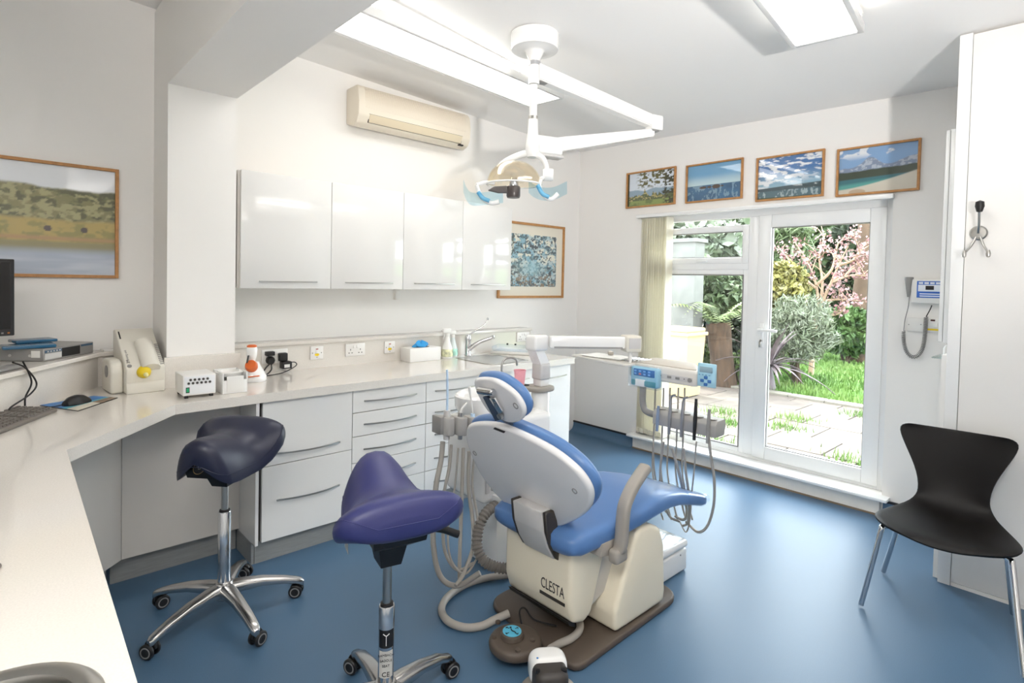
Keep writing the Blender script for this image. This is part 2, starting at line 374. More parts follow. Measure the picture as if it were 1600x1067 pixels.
L = [0]
for i in range(1, len(path)): L.append(L[-1]+(path[i]-path[i-1]).length)
N = 560
for i in range(N):
    s_ = L[-1]*i/(N-1); j = min(max(int(np.searchsorted(L, s_))-1, 0), len(path)-2); t = (s_-L[j])/(L[j+1]-L[j]); p = path[j].lerp(path[j+1], t); tg = (path[j+1]-path[j]).normalized()
    n1 = Vector((1, 0, 0)); n2 = tg.cross(n1); a = i/(N-1)*2*math.pi*46
    co.append(p+(n1*math.cos(a)+n2*math.sin(a))*.0095)
MB().tube(co, .003, 5, smooth=False).build('coiled_cord', GREY, HS)
MB().tube([W(1447, 495, .035), W(1453, 484, .035), W(1456, 477, .03)], .003, 6).build('lead', BLACK, HS)
def plate(name, label, px0, py0, px1, py1, group=None):
    e = thing(name, label, 'switch', tuple(W((px0+px1)/2, (py0+py1)/2)), group=group); wallbox('faceplate', WPL, e, px0, py0, px1, py1, .022, .004); return e
e = plate('blank_plate', 'plain white cover plate with two screws under the wall control', 1417, 496, 1446, 519)
for px in (1420, 1439):
    p = W(px, 507, .022); MB().cyl((XB-.024, p[1], p[2]), (XB-.021, p[1], p[2]), .004, seg=10).build('screw', STEEL, e)
e = plate('isolator_switch', 'white isolator switch with yellow sticker under the wall control', 1447, 497, 1474, 520)
wallbox('sticker', YELLOW, e, 1449, 513, 1467, 517, .0228, .0003, .0221); wallbox('rocker', WPL, e, 1457, 504, 1465, 512, .027, .002, .02); wallbox('neon', mat('dark_red', '#4A1A18', .3), e, 1454, 499, 1461, 502, .0235, .0005, .0215)

# ------------------------------------------------------------ pictures
def fbm(X, Y, sc, oct=4, seed=0):
    r = np.random.default_rng(seed); out = np.zeros_like(X); amp = 1
    for o in range(oct):
        g = r.random((64, 64)); x = X*sc*2**o; y = Y*sc*2**o; xi = np.floor(x).astype(int); yi = np.floor(y).astype(int); fx = x-xi; fy = y-yi
        fx = fx*fx*(3-2*fx); fy = fy*fy*(3-2*fy); G = lambda a, b: g[a % 64, b % 64]
        out += amp*((G(xi, yi)*(1-fx)+G(xi+1, yi)*fx)*(1-fy)+(G(xi, yi+1)*(1-fx)+G(xi+1, yi+1)*fx)*fy); amp *= .5
    return out/(2-.5**(oct-1))
def mixc(A, c, k): k = np.clip(k, 0, 1)[..., None]; return A*(1-k)+np.array(lin(c)[:3])*k
def ss(a, b, x): t = np.clip((x-a)/(b-a), 0, 1); return t*t*(3-2*t)
def art(kind, X, Y):
    A = np.ones(X.shape+(3,)); n1 = fbm(X, Y, 6, 5, 1); n2 = fbm(X, Y, 22, 3, 2); n3 = fbm(X*3, Y, 9, 4, 3)
    if kind == 'trees':
        A = mixc(A, '#D9E1EA', X*0+1); rd = .42+.10*fbm(X, Y*0, 5, 3, 9); A = mixc(A, '#8FA4B5', ss(.02, -.02, Y-rd))
        tl = .24+.28*fbm(X, Y*0, 16, 3, 4)**2+.14*np.exp(-((X-.38)/.05)**2); A = mixc(A, '#59623F', ss(.01, -.01, Y-tl)); A = mixc(A, '#B7A970', ss(.01, -.01, Y-tl)*ss(.5, .62, n2))
        A = mixc(A, '#8A9A55', ss(.17, .15, Y)); A = mixc(A, '#56653A', ss(.17, .15, Y)*ss(.5, .6, n1)*.6)
        A = mixc(A, '#5E5A2E', ss(.50, .56, n2)*ss(.55, .8, Y+.25*n1)*ss(.15, .3, X)); A = mixc(A, '#3D3F2C', ss(.45, .55, n2)*ss(.78, .9, X+.15*n1)); A = mixc(A, '#23301E', ss(.04, .02, X))
    elif kind == 'sea':
        A = mixc(A, '#6FA3C8', X*0+1); A = mixc(A, '#B9D2D9', ss(.75, .45, Y)); A = mixc(A, '#3E6F96', ss(.43, .42, Y)); A = mixc(A, '#27506F', ss(.43, .42, Y)*n1); A = mixc(A, '#86A9BE', ss(.43, .40, Y)*ss(.56, .62, n3)*.7)
        for x, wd, hh in ((.30, .07, .035), (.42, .04, .03), (.55, .08, .06), (.66, .03, .02)): A = mixc(A, '#4A3B30', ss(1.0, .85, ((X-x)/wd)**2+((Y-.36)/hh)**2))
    elif kind == 'clouds':
        A = mixc(A, '#3F6FA8', X*0+1); A = mixc(A, '#8FB4C6', ss(.75, .25, Y)); cl = fbm(X*1.2+Y*.6, Y*2.6, 8, 4, 6); A = mixc(A, '#E6E9EC', ss(.46, .60, cl)*ss(.35, .7, Y+.35*(1-X)))
        A = mixc(A, '#3E5157', ss(.27, .25, Y-.06*X)); A = mixc(A, '#4E6A74', ss(.20, .18, Y)); A = mixc(A, '#9CAFB4', ss(.20, .18, Y)*ss(.55, .62, n3)); A = mixc(A, '#37482F', ss(.05, .03, Y+.03*X))
    elif kind == 'mountain':
        A = mixc(A, '#7FA3CC', X*0+1); A = mixc(A, '#E4E8EC', ss(.56, .64, n1)*ss(.72, .9, Y)); rd = .58+.18*np.exp(-((X-.42)/.13)**2)+.14*ss(.6, 1, X)+.08*(fbm(X, Y*0, 7, 4, 8)-.5)
        A = mixc(A, '#7E8CA3', ss(.01, -.01, Y-rd)); A = mixc(A, '#D5DBE2', ss(.01, -.01, Y-rd)*ss(.5, .6, n2)*.5); A = mixc(A, '#33402F', ss(.47, .44, Y-.06*X-.05*n1)); A = mixc(A, '#2E6B74', ss(.33, .30, Y-.05*X)); A = mixc(A, '#4D9A93', ss(.24, .16, Y-.1*X))
        A = mixc(A, '#CFC9BA', ss(.02, -.02, Y-.10-.30*X**1.5)); A = mixc(A, '#B9A58C', ss(1, .7, ((X-.25)/.12)**2+((Y-.03)/.07)**2))
    elif kind == 'river':
        A = mixc(A, '#E3E6EA', X*0+1); rd = .80+.06*(fbm(X, Y*0, 6, 4, 3)-.5); A = mixc(A, '#7F7A4A', ss(.015, -.015, Y-rd)); A = mixc(A, '#55552F', ss(.015, -.015, Y-rd)*ss(.46, .60, n2)); A = mixc(A, '#A39D6C', ss(.015, -.015, Y-rd)*ss(.5, .62, fbm(X, Y, 30, 3, 12)))
        A = mixc(A, '#B39C54', ss(.50, .46, Y-.05*n1)); A = mixc(A, '#8F8748', ss(.50, .46, Y)*ss(.45, .6, n2)); A = mixc(A, '#B08C5C', np.exp(-((Y-.33)/.02)**2)); A = mixc(A, '#8E865A', ss(.31, .29, Y)); A = mixc(A, '#A9B3C4', ss(.27, .18, Y)); A = mixc(A, '#CDD3DC', ss(.25, .1, Y)*ss(.35, .7, fbm(X*.6, Y*3, 5, 3, 3))*.6)
        for x, y in ((.66, .42), (.84, .42), (.02, .44), (.18, .43), (.25, .44)): A = mixc(A, '#4A3C36', ss(1, .7, ((X-x)/.02)**2+((Y-y)/.03)**2))
    else:
        A = mixc(A, '#BFCFCF', X*0+1); A = mixc(A, '#8FB9C9', ss(.42, .58, n1)); A = mixc(A, '#5F7C86', ss(.52, .60, n2)); A = mixc(A, '#E8E6D6', ss(.54, .60, fbm(X, Y, 18, 3, 5))*ss(.2, .6, Y)); A = mixc(A, '#8C7A66', ss(.52, .58, fbm(X, Y, 26, 3, 7))*ss(.45, .1, Y)); A = mixc(A, '#49584F', ss(.55, .6, n3)*ss(.35, .0, X)); A = mixc(A, '#454F55', ss(.62, .66, fbm(X, Y, 34, 2, 15)))
        A = mixc(A, '#9CCBD6', np.exp(-((X-.5)/.2)**2-((Y-.36)/.16)**2)*.7)
    return A
def picture(label, o, ux, w_, h_, nrm, kind, fw=.014, fd=.022, mount=0, m=OAK, coat=1.0):
    """o = lower left corner on the wall, ux = unit vector along the wall, nrm = into the room"""
    o, ux, nrm = Vector(o), Vector(ux), Vector(nrm); up = Vector((0, 0, 1))
    e = thing('framed_picture', label, 'picture', tuple(o+ux*w_/2))
    P = lambda a, b, c: o+ux*a+up*b+nrm*c
    def bar(name, a0, a1, b0, b1):
        MB().prism([P(a0, b0, .001), P(a1, b0, .001), P(a1, b1, .001), P(a0, b1, .001)], (0, 0, 0), nrm*fd, .0015, 1).build(name, m, e)
    bar('frame_side', 0, fw, 0, h_); bar('frame_side', w_-fw, w_, 0, h_); bar('frame_rail', fw, w_-fw, 0, fw); bar('frame_rail', fw, w_-fw, h_-fw, h_)
    if mount: MB().prism([P(fw, fw, .006), P(w_-fw, fw, .006), P(w_-fw, h_-fw, .006), P(fw, h_-fw, .006)], (0, 0, 0), nrm*.003).build('mount', mat('cream_mount', '#E9E2D2', .8), e)
    i = fw+mount; nx, ny = 150, int(150*(h_-2*i)/(w_-2*i)); dd = .0095 if mount else .007
    xs = np.linspace(0, 1, nx); ys = np.linspace(0, 1, ny); Xg, Yg = np.meshgrid(xs, ys); A = art(kind, Xg, Yg)
    me = bpy.data.meshes.new('print'); vs = [tuple(P(i+(w_-2*i)*x, i+(h_-2*i)*y, dd)-Vector(e.location)) for y in ys for x in xs]
    fs = [(r*nx+c, r*nx+c+1, (r+1)*nx+c+1, (r+1)*nx+c) for r in range(ny-1) for c in range(nx-1)]
    me.from_pydata(vs, [], fs); ca = me.color_attributes.new('Col', 'FLOAT_COLOR', 'POINT'); ca.data.foreach_set('color', np.concatenate([A.reshape(-1, 3), np.ones((nx*ny, 1))], 1).astype(np.float32).ravel())
    me.materials.append(vcol('printed_paper', .35, coat)); ob = bpy.data.objects.new('print', me); COL.objects.link(ob); ob.parent = e
    return e
for (x0, y0, x1, y1), kind, lb in (((979, 270, 1054, 321), 'trees', 'oak framed photograph of conifers and a leafy branch, leftmost above the door'), ((1072, 259, 1159, 311), 'sea', 'oak framed photograph of small rocks in a blue sea'), ((1182, 247, 1286, 308), 'clouds', 'oak framed photograph of white ripple clouds over water'), ((1308, 232, 1436, 300), 'mountain', 'oak framed photograph of a mountain lake and pale beach')):
    a = onx(x0, y0, XB-.02); b = onx(x1, y1, XB-.02); hgt = a[2]-(onx(x0, y0+ {979: 55, 1072: 59, 1182: 68, 1308: 74}[x0], XB-.02))[2]
    zl = (b[2]+a[2]-hgt)/2+.004
    picture(lb, (XB, a[1], zl), (0, -1, 0), a[1]-b[1], hgt, (-1, 0, 0), kind)
a = ony(778, 466, YA-.02); b = ony(883, 355, YA-.02)
picture('oak framed blue-green painting with cream mount beside the wall cabinets', (a[0], YA, a[2]), (1, 0, 0), b[0]-a[0], b[2]-a[2], (0, -1, 0), 'pond', .022, .022, .085)
b = ony(186, 265, YA-.02); a = ony(186, 435, YA-.02)
picture('large oak framed photograph of animals beside a river, above the desk', (b[0]-.86, YA, a[2]), (1, 0, 0), .86, b[2]-a[2], (0, -1, 0), 'river', .016, .022)

# ------------------------------------------------------------ air conditioner
AC = thing('air_conditioner', 'cream split air conditioner mounted high on the wall above the cabinets', 'air conditioner', (2.31, YA, 2.55))
ax0, ax1 = 1.83, 2.80; z0, z1 = 2.545, 2.82
ACM = mat('aged_cream_plastic', '#E6DCCB', .4)
prof = [(YA-.002, z0+.03), (YA-.10, z0), (YA-.155, z0+.02), (YA-.185, z0+.07), (YA-.19, z0+.16), (YA-.175, z1-.03), (YA-.15, z1), (YA-.002, z1)]
mb = MB(); mb.prism([(ax0, y, z) for y, z in prof], (0, 0, 0), (ax1-ax0, 0, 0), .010, 2).build('casing', ACM, AC)
for i in range(16):
    z = z0+.125+i*.0088; yy = YA-.188+.0012*max(0, i-5)
    MB().box(ax0+.05, ax1-.05, yy-.0025, yy+.004, z, z+.0035).build('grille_rib', ACM, AC)
mb = MB(); mb.prism([(ax0+.08, YA-.1865, z0+.085), (ax0+.08, YA-.165, z0+.028), (ax0+.08, YA-.158, z0+.030), (ax0+.08, YA-.178, z0+.09)], (0, 0, 0), (ax1-ax0-.16, 0, 0)).build('outlet_slot', DARK, AC)
mb = MB(); mb.prism([(ax0+.085, YA-.1925, z0+.082), (ax0+.085, YA-.170, z0+.030), (ax0+.085, YA-.164, z0+.030), (ax0+.085, YA-.184, z0+.082)], (0, 0, 0), (ax1-ax0-.17, 0, 0), .001).build('flap', mat('flap_cream', '#D9CBB0', .35), AC)
bxo('indicator', BLACK, AC, ax1-.10, ax1-.06, YA-.172, YA-.150, z0+.014, z0+.024)

# ------------------------------------------------------------ ceiling lights
EM = mat('lit_diffuser', '#FFFDF8', .5, emit=LAMP); EM2 = mat('lit_side_window', '#FFFDF8', .5, emit=LAMP*1.2)
def ceiling_light(label, A_, dirx, length, wid, zt_, drop, strip=True, EM=EM, EM2=EM2):
    A_, dx = Vector(A_), Vector(dirx).normalized(); dy = Vector((-dx.y, dx.x, 0))
    e = thing('ceiling_light', label, 'light', (A_.x, A_.y, zt_-drop), group='ceiling lights')
    M = Matrix(((dx.x, dy.x, 0, A_.x), (dx.y, dy.y, 0, A_.y), (0, 0, 1, zt_-drop), (0, 0, 0, 1)))
    def bb(name, m, *a, r=0): return MB().box(*a, r=r, M=M).build(name, m, e)
    f = .025
    bb('frame_side', WGL, 0, length, 0, f, 0, .045, r=.003); bb('frame_side', WGL, 0, length, wid-f, wid, 0, .045, r=.003)
    bb('frame_end', WGL, 0, f, f, wid-f, 0, .045, r=.003); bb('frame_end', WGL, length-f, length, f, wid-f, 0, .045, r=.003)
    bb('diffuser', EM, f, length-f, f, wid-f, .006, .014)
    bb('top_housing', WGL, .02, length-.02, .02, wid-.02, .095, drop+.02, r=.003)
    n = 4; L_ = (length-.06)/n
    if strip:
        for s in (0, 1):
            y0 = .012 if s == 0 else wid-.020
            for i in range(n): bb('side_window', EM2, .03+i*L_+.008, .03+(i+1)*L_-.008, y0, y0+.008, .052, .085)
            bb('side_rail', WGL, .0, length, y0-.004, y0+.012, .045, .052); bb('side_rail', WGL, .0, length, y0-.004, y0+.012, .085, .095)
            for i in range(n+1): bb('side_divider', WGL, .03+i*L_-.008, .03+i*L_+.008, y0-.002, y0+.010, .052, .085)
        for x in (0.01, length-.02): bb('end_plate', WGL, x, x+.01, .01, wid-.01, .045, .095)
        for y in (.02, wid-.02):
            p = M @ Vector((length, y, .068)); MB().cyl(p-dx*.002, p+dx*.004, .006, seg=10).build('screw', STEEL, e)
    return e
p0 = onz(826, 168, 2.79); p1 = onz(885, 156, 2.79); q0 = onz(520.6, 50.6, 2.79)
d = Vector((p0[0]-q0[0], p0[1]-q0[1], 0)).normalized(); wid = (Vector(p1[:2])-Vector(p0[:2])).length
org = Vector((p0[0], p0[1], 0))-d*1.78+Vector((d.y, -d.x, 0))*wid
ceiling_light('long lit ceiling light with side windows above the wall cabinets', (org.x, org.y, 0), d, 1.78, wid, zc(2.1, 2.9), zc(2.1, 2.9)-2.79)
p0 = onz(1237, 77, 2.71); q0 = onz(1175, 0, 2.71); d = Vector((p0[0]-q0[0], p0[1]-q0[1], 0)).normalized(); p1 = onz(1348, 47, 2.71); wid = (Vector(p1[:2])-Vector(p0[:2])).length
org = Vector((p0[0], p0[1], 0))-d*1.75+Vector((d.y, -d.x, 0))*wid
ceiling_light('lit ceiling light cut by the top edge, nearer the glazed door', (org.x, org.y, 0), d, 1.75, wid, zc(2.6, .9), zc(2.6, .9)-2.71)
ceiling_light('added ceiling light, out of view in the desk end of the room', (-1.5, -.3, 0), (1, 0, 0), 1.75, .32, zc(-.4, .5), .12, True, mat('added_light_diffuser', '#FFFDF8', .5, emit=LAMP*6), EM2)  # unseen light added behind the camera as fill, brighter than the other two
# flash implied by the shadows, on an added unseen stand, bounced off the ceiling
FH = thing('added_flash_stand', 'unseen studio flash head on an added tripod stand behind the camera', 'flash', (.25, -1.45, 0))
for k in range(3):
    a = math.radians(90+120*k); MB().tube([(.25, -1.45, .75), (.25+.42*math.cos(a), -1.45+.42*math.sin(a), .012)], .011, 8, smooth=False).build('leg', BLACK, FH)
MB().cyl((.25, -1.45, .3), (.25, -1.45, 1.30), .014).build('pole', BLACK, FH)
MB().lathe([(0, 1.28), (.05, 1.28), (.06, 1.32), (.06, 1.46), (.10, 1.54), (.096, 1.54), (.055, 1.46), (0, 1.45)], (.25, -1.45, 0), 28).build('head', BLACK, FH)
fl = bpy.data.lights.new('flash', 'AREA'); fl.shape = 'DISK'; fl.size = .16; fl.energy = 34; fl.color = (1, .97, .94)
flo = bpy.data.objects.new('flash_tube', fl); COL.objects.link(flo); flo.parent = FH; flo.location = (0, 0, 1.565); flo.rotation_euler = Vector((-1.5, -1.8, -1.35)).to_track_quat('Z', 'Y').to_euler(); fl.spread = math.radians(84)

# ============================================================ WORKTOP AND UNITS
ZT, TH = .90, .046
YF = 2.937
def flat(mb, poly, z0=ZT-TH, z1=ZT): mb.prism([(x, y, z0) for x, y in poly], (0, 0, 0), (0, 0, z1-z0))
WT = thing('worktop', 'pale quartz worktop running from the desk along the cabinets to the sink', 'worktop', (1.0, 3.3, ZT-TH))
SX0, SX1, SY0, SY1 = 2.62, 3.00, 3.02, 3.45            # sink cut-out
mb = MB()
flat(mb, [(.621, 2.925), (CXb+.02, YF), (CXb+.02, 3.36), (.621, 3.36)]); flat(mb, [(CXb+.02, YF), (SX0, YF), (SX0, YA), (CXb+.02, YA)])
flat(mb, [(SX0, YF), (SX1, YF), (SX1, SY0), (SX0, SY0)]); flat(mb, [(SX0, SY1), (SX1, SY1), (SX1, YA), (SX0, YA)]); flat(mb, [(SX1, YF), (3.43, YF), (3.43, YA), (SX1, YA)])
flat(mb, [(.187, 2.386), (.621, 2.925), (.621, YA), (-.6, YA), (-.6, 2.386)]); flat(mb, [(.621, 3.36), (CXa-.002, 3.36), (CXa-.002, YA), (.621, YA)])
ex = lambda y: .187-(2.386-y)*.021
HX, HY, HR, HS_ = -.005, .985, .098, .145
flat(mb, [(-.6, HY+HS_), (ex(HY+HS_), HY+HS_), (.187, 2.386), (-.6, 2.386)]); flat(mb, [(-.6, .3), (HX-HS_, .3), (HX-HS_, HY+HS_), (-.6, HY+HS_)])
flat(mb, [(HX-HS_, .3), (ex(.3), .3), (ex(HY-HS_), HY-HS_), (HX-HS_, HY-HS_)]); flat(mb, [(HX+HS_, HY-HS_), (ex(HY-HS_), HY-HS_), (ex(HY+HS_), HY+HS_), (HX+HS_, HY+HS_)])
ring_i, ring_o = [], []
for k in range(48):
    a = 2*math.pi*k/48; c, s_ = math.cos(a), math.sin(a); f = HS_/max(abs(c), abs(s_)); ring_i.append((HX+HR*c, HY+HR*s_)); ring_o.append((HX+f*c, HY+f*s_))
mb.loft([[(x, y, ZT) for x, y in ring_o], [(x, y, ZT) for x, y in ring_i], [(x, y, ZT-TH) for x, y in ring_i], [(x, y, ZT-TH) for x, y in ring_o]], caps=False, closed=True)
mb.build('top_slab', STONE, WT, ang=20)
us = bxo('upstand', STONE, WT, CXb+.02, 3.565, 3.58, YA, ZT, 1.062); bxo('upstand_ledge', STONE, us, CXb+.001, 3.57, 3.562, YA, 1.0625, 1.084, .003)
us = MB().box(CXa-.015, CXb+.022, 3.355, CYf, ZT, 1.062, .002).box(CXb, CXb+.02, CYf, 3.58, ZT, 1.062, .001).build('upstand', STONE, WT)
LED = [(CXa-.002, 3.63), (.545, 3.625), (.42, 3.59), (.03, 3.015), (-.35, 2.46), (-.6, 2.46), (-.6, YA-.002), (CXa-.002, YA-.002)]
mb = MB(); mb.prism([(x, y, 1.060) for x, y in LED], (0, 0, 0), (0, 0, .022), .003, 1).build('raised_shelf', STONE, WT)
ins = [(CXa-.002, 3.65), (.55, 3.645), (.412, 3.61), (.018, 3.03), (-.36, 2.48), (-.6, 2.48), (-.6, YA-.002), (CXa-.002, YA-.002)]
mb = MB(); mb.prism([(x, y, ZT) for x, y in ins], (0, 0, 0), (0, 0, .160)).build('upstand', STONE, WT)
# steel chute rings let into the desk
CH = thing('waste_chute', 'round steel waste chute ring set in the near end of the desk', 'waste chute', (HX, HY, ZT))
MB().lathe([(.088, -.045), (.092, .0), (.094, .006), (.104, .010), (.122, .006), (.127, .001), (.100, .001), (.097, -.045)], (HX, HY, ZT), 56).build('ring', STEEL, CH)
MB().lathe([(.0, -.25), (.07, -.25), (.088, -.06), (.090, -.04), (.092, -.04), (.09, -.06), (.072, -.254), (0, -.254)], (HX, HY, ZT), 40).build('chute_liner', STEEL, CH)
g = MB().lathe([(.0, .0), (.036, .0), (.044, .001), (.046, .004), (.040, .008), (.0, .006)], (-.030, 1.513, ZT+.0005), 32).build('desk_grommet', mat('grommet_grey', '#6E625C', .5)); tag(g, 'small brown-grey grommet at the left edge of the desk', 'grommet')

# knee space panels
def panel(name, label, pts, z0, z1, m, th=.018):
    (x0, y0), (x1, y1) = pts; d = Vector((x1-x0, y1-y0, 0)).normalized(); n = Vector((-d.y, d.x, 0))*th
    o = MB().prism([(x0, y0, z0), (x1, y1, z0), (x1, y1, z1), (x0, y0, z1)], (0, 0, 0), n).build(name, m); return tag(o, label, 'panel')
panel('knee_panel', 'grey-white panel under the worktop behind the dark saddle stool', ((.457, 3.19), (.985, 3.19)), .13, ZT-TH-.001, LAM)
panel('knee_panel', 'slanting grey-white panel under the corner of the desk', ((.0, 2.733), (.455, 3.188)), .13, ZT-TH-.001, LAM)
panel('plinth', 'grey plinth board under the knee space panel', ((.42, 3.245), (.985, 3.245)), 0, .128, PLINTH)
panel('plinth', 'grey plinth board slanting under the desk corner', ((.0, 2.81), (.40, 3.21)), 0, .128, PLINTH)
panel('end_panel', 'white cabinet end panel beside the knee space', ((.986, 2.945), (.986, 3.70)), .118, ZT-TH-.001, GLOSS, -.016)
panel('plinth', 'dark plinth return on the left side of the drawer cabinets', ((.988, 3.006), (.988, 3.24)), 0, .116, PLINTH, -.014)
panel('plinth', 'long grey plinth along the foot of the drawer cabinets', ((1.004, 3.004), (3.41, 3.004)), 0, .116, PLINTH)
MB().box(1.004, 1.010, 2.99, 3.2, .12, .85).build('gap_shade_strip', DARK).__setitem__('kind', 'structure')  # dark strip put in the gap for the shade between panel and drawers

YDR = 2.962
def bow(L=.33, out=.032, th=.0055, hh=.008):
    """bow handle centred on the origin, along X, standing out to -Y"""
    mb = MB(); rings = []
    for i in range(17):
        t = i/16*2-1; y = -out*(1-t*t)-.004; x = L/2*t
        rings.append([(x, y-th/2, -hh/2), (x, y+th/2, -hh/2), (x, y+th/2, hh/2), (x, y-th/2, hh/2)])
    mb.loft(rings)
    for s in (-1, 1): mb.box(s*L/2-.007, s*L/2+.007, -.008, .002, -hh/2, hh/2)
    return mb.build('handle', STEEL, None, True)
HND = bow(); HME = {L: None for L in ()}
def put_handle(parent, cx, cy, cz, L=.33, M=None):
    h = HND.copy(); COL.objects.link(h); h.parent = parent; off = Vector((0, 0, 0)); p = parent
    while p is not None: off += p.location; p = p.parent
    h.location = Vector((cx, cy, cz))-off; h.scale = (L/.33, 1, 1); return h
def base_unit(label, x0, x1, fronts, door=False, ctop=ZT-TH-.002):
    e = thing('base_cabinet', label, 'cabinet', ((x0+x1)/2, 3.3, .118), group='base cabinets')
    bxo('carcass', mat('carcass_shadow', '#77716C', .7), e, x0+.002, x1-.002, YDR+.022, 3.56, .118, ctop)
    for z0, z1, hz, L in fronts:
        f = bxo('door' if door else 'drawer', GLOSS, e, x0+.0018, x1-.0018, YDR, YDR+.02, z0+.0018, z1-.0018, .0012, 1)
        put_handle(f, (x0+x1)/2, YDR, hz, L)
    return e
ZL = [.853, .7195, .5805, .4275, .274, .118]
five = [(ZL[i+1], ZL[i], ZL[i]-(ZL[i]-ZL[i+1])*.52, .345) for i in range(5)]
base_unit('white gloss cabinet with two deep drawers next to the knee space', 1.023, 1.5235, [(.512, .853, .572, .335), (.118, .512, .325, .335)])
base_unit('white gloss cabinet with five drawers next to the deep drawers', 1.5235, 2.028, five)
base_unit('white gloss cabinet with five drawers partly hidden by the assistant hoses', 2.028, 2.528, five)
base_unit('white gloss sink cabinet behind the headrest', 2.528, 3.004, [(.118, .853, .78, .345)], True, .715)
base_unit('last white gloss cabinet at the right end of the worktop', 3.004, 3.415, [(.118, .853, .765, .30)], True)
# wall cabinets
YW = 3.39; WX = [1.0405, 1.582, 2.110, 2.630, 3.136]
for i, lb in enumerate(('white gloss wall cabinet next to the column', 'white gloss wall cabinet second from the column', 'white gloss wall cabinet third from the column', 'white gloss wall cabinet next to the blue-green painting')):
    e = thing('wall_cabinet', lb, 'cabinet', ((WX[i]+WX[i+1])/2, YA-.1, 1.425), group='wall cabinets')
    z0, z1 = 1.427, 2.10
    bxo('carcass', LAM, e, WX[i]-(.012 if i == 0 else -.001), WX[i+1]-.001, YW+.021, YA-.001, z0+.002, z1-.002)
    f = bxo('door', GLOSS, e, WX[i]+.0015, WX[i+1]-.0015, YW, YW+.02, z0, z1, .003, 2)
    MB().box((WX[i]+WX[i+1])/2-.172, (WX[i]+WX[i+1])/2+.172, YW-.028, YW-.022, z0+.038, z0+.046, .002).box((WX[i]+WX[i+1])/2-.168, (WX[i]+WX[i+1])/2-.158, YW-.024, YW+.001, z0+.039, z0+.045).box((WX[i]+WX[i+1])/2+.158, (WX[i]+WX[i+1])/2+.168, YW-.024, YW+.001, z0+.039, z0+.045).build('handle', STEEL, f)
p = ony(620, 460, 3.6)
DN = tag(bxo('pull_switch', WPL, None, p[0]-.02, p[0]+.02, 3.58, 3.62, 1.345, 1.4265, .004), 'small white box hanging under the wall cabinets', 'switch')

# sink and tap
SK = thing('sink', 'small stainless steel sink set in the worktop', 'sink', ((SX0+SX1)/2, (SY0+SY1)/2, ZT))
def rrect(x0, x1, y0, y1, r, n=6):
    out = []
    for cx, cy, a0 in ((x1-r, y1-r, 0), (x0+r, y1-r, 90), (x0+r, y0+r, 180), (x1-r, y0+r, 270)):
        for k in range(n+1): a = math.radians(a0+90*k/n); out.append((cx+r*math.cos(a), cy+r*math.sin(a)))
    return out
def rr(i, z, r=.06): return [(x, y, z) for x, y in rrect(SX0+i, SX1-i, SY0+i, SY1-i, r)]
MB().loft([rr(-.012, ZT+.001, .07), rr(-.010, ZT+.004, .07), rr(.006, ZT+.003, .06), rr(.012, ZT-.01), rr(.020, ZT-.14), rr(.05, ZT-.165, .05), rr(.10, ZT-.17, .04)], caps=True).build('bowl', STEEL, SK)
MB().lathe([(0, 0), (.035, 0), (.035, .003), (.02, .001), (0, .001)], ((SX0+SX1)/2, (SY0+SY1)/2, ZT-.168), 24).build('drain', CHROME, SK)
TP = thing('mixer_tap', 'chrome lever mixer tap behind the sink', 'tap', (2.80, 3.515, ZT)); tp = onz(733, 553, ZT); tx, ty = 2.80, 3.515
MB().lathe([(.0, 0), (.028, 0), (.028, .006), (.024, .012), (.024, .115), (.026, .12), (.026, .145), (.018, .165), (0, .17)], (tx, ty, ZT+.0005), 28).build('body', CHROME, TP)
MB().tube([(tx, ty-.01, ZT+.05), (tx+.06, ty-.06, ZT+.105), (tx+.15, ty-.135, ZT+.15)], [.020, .015, .012], 14).lathe([(0, 0), (.013, 0), (.015, .014), (.013, .03), (0, .03)], (tx+.148, ty-.133, ZT+.134), 16).build('spout', CHROME, TP)
MB().tube([(tx, ty, ZT+.155), (tx+.03, ty-.03, ZT+.19), (tx+.10, ty-.075, ZT+.245), (tx+.125, ty-.085, ZT+.285)], [.008, .006, .005, .006], 10).lathe([(0, -.012), (.009, -.008), (.009, .008), (0, .012)], (tx+.127, ty-.086, ZT+.293), 12).build('lever', CHROME, TP)

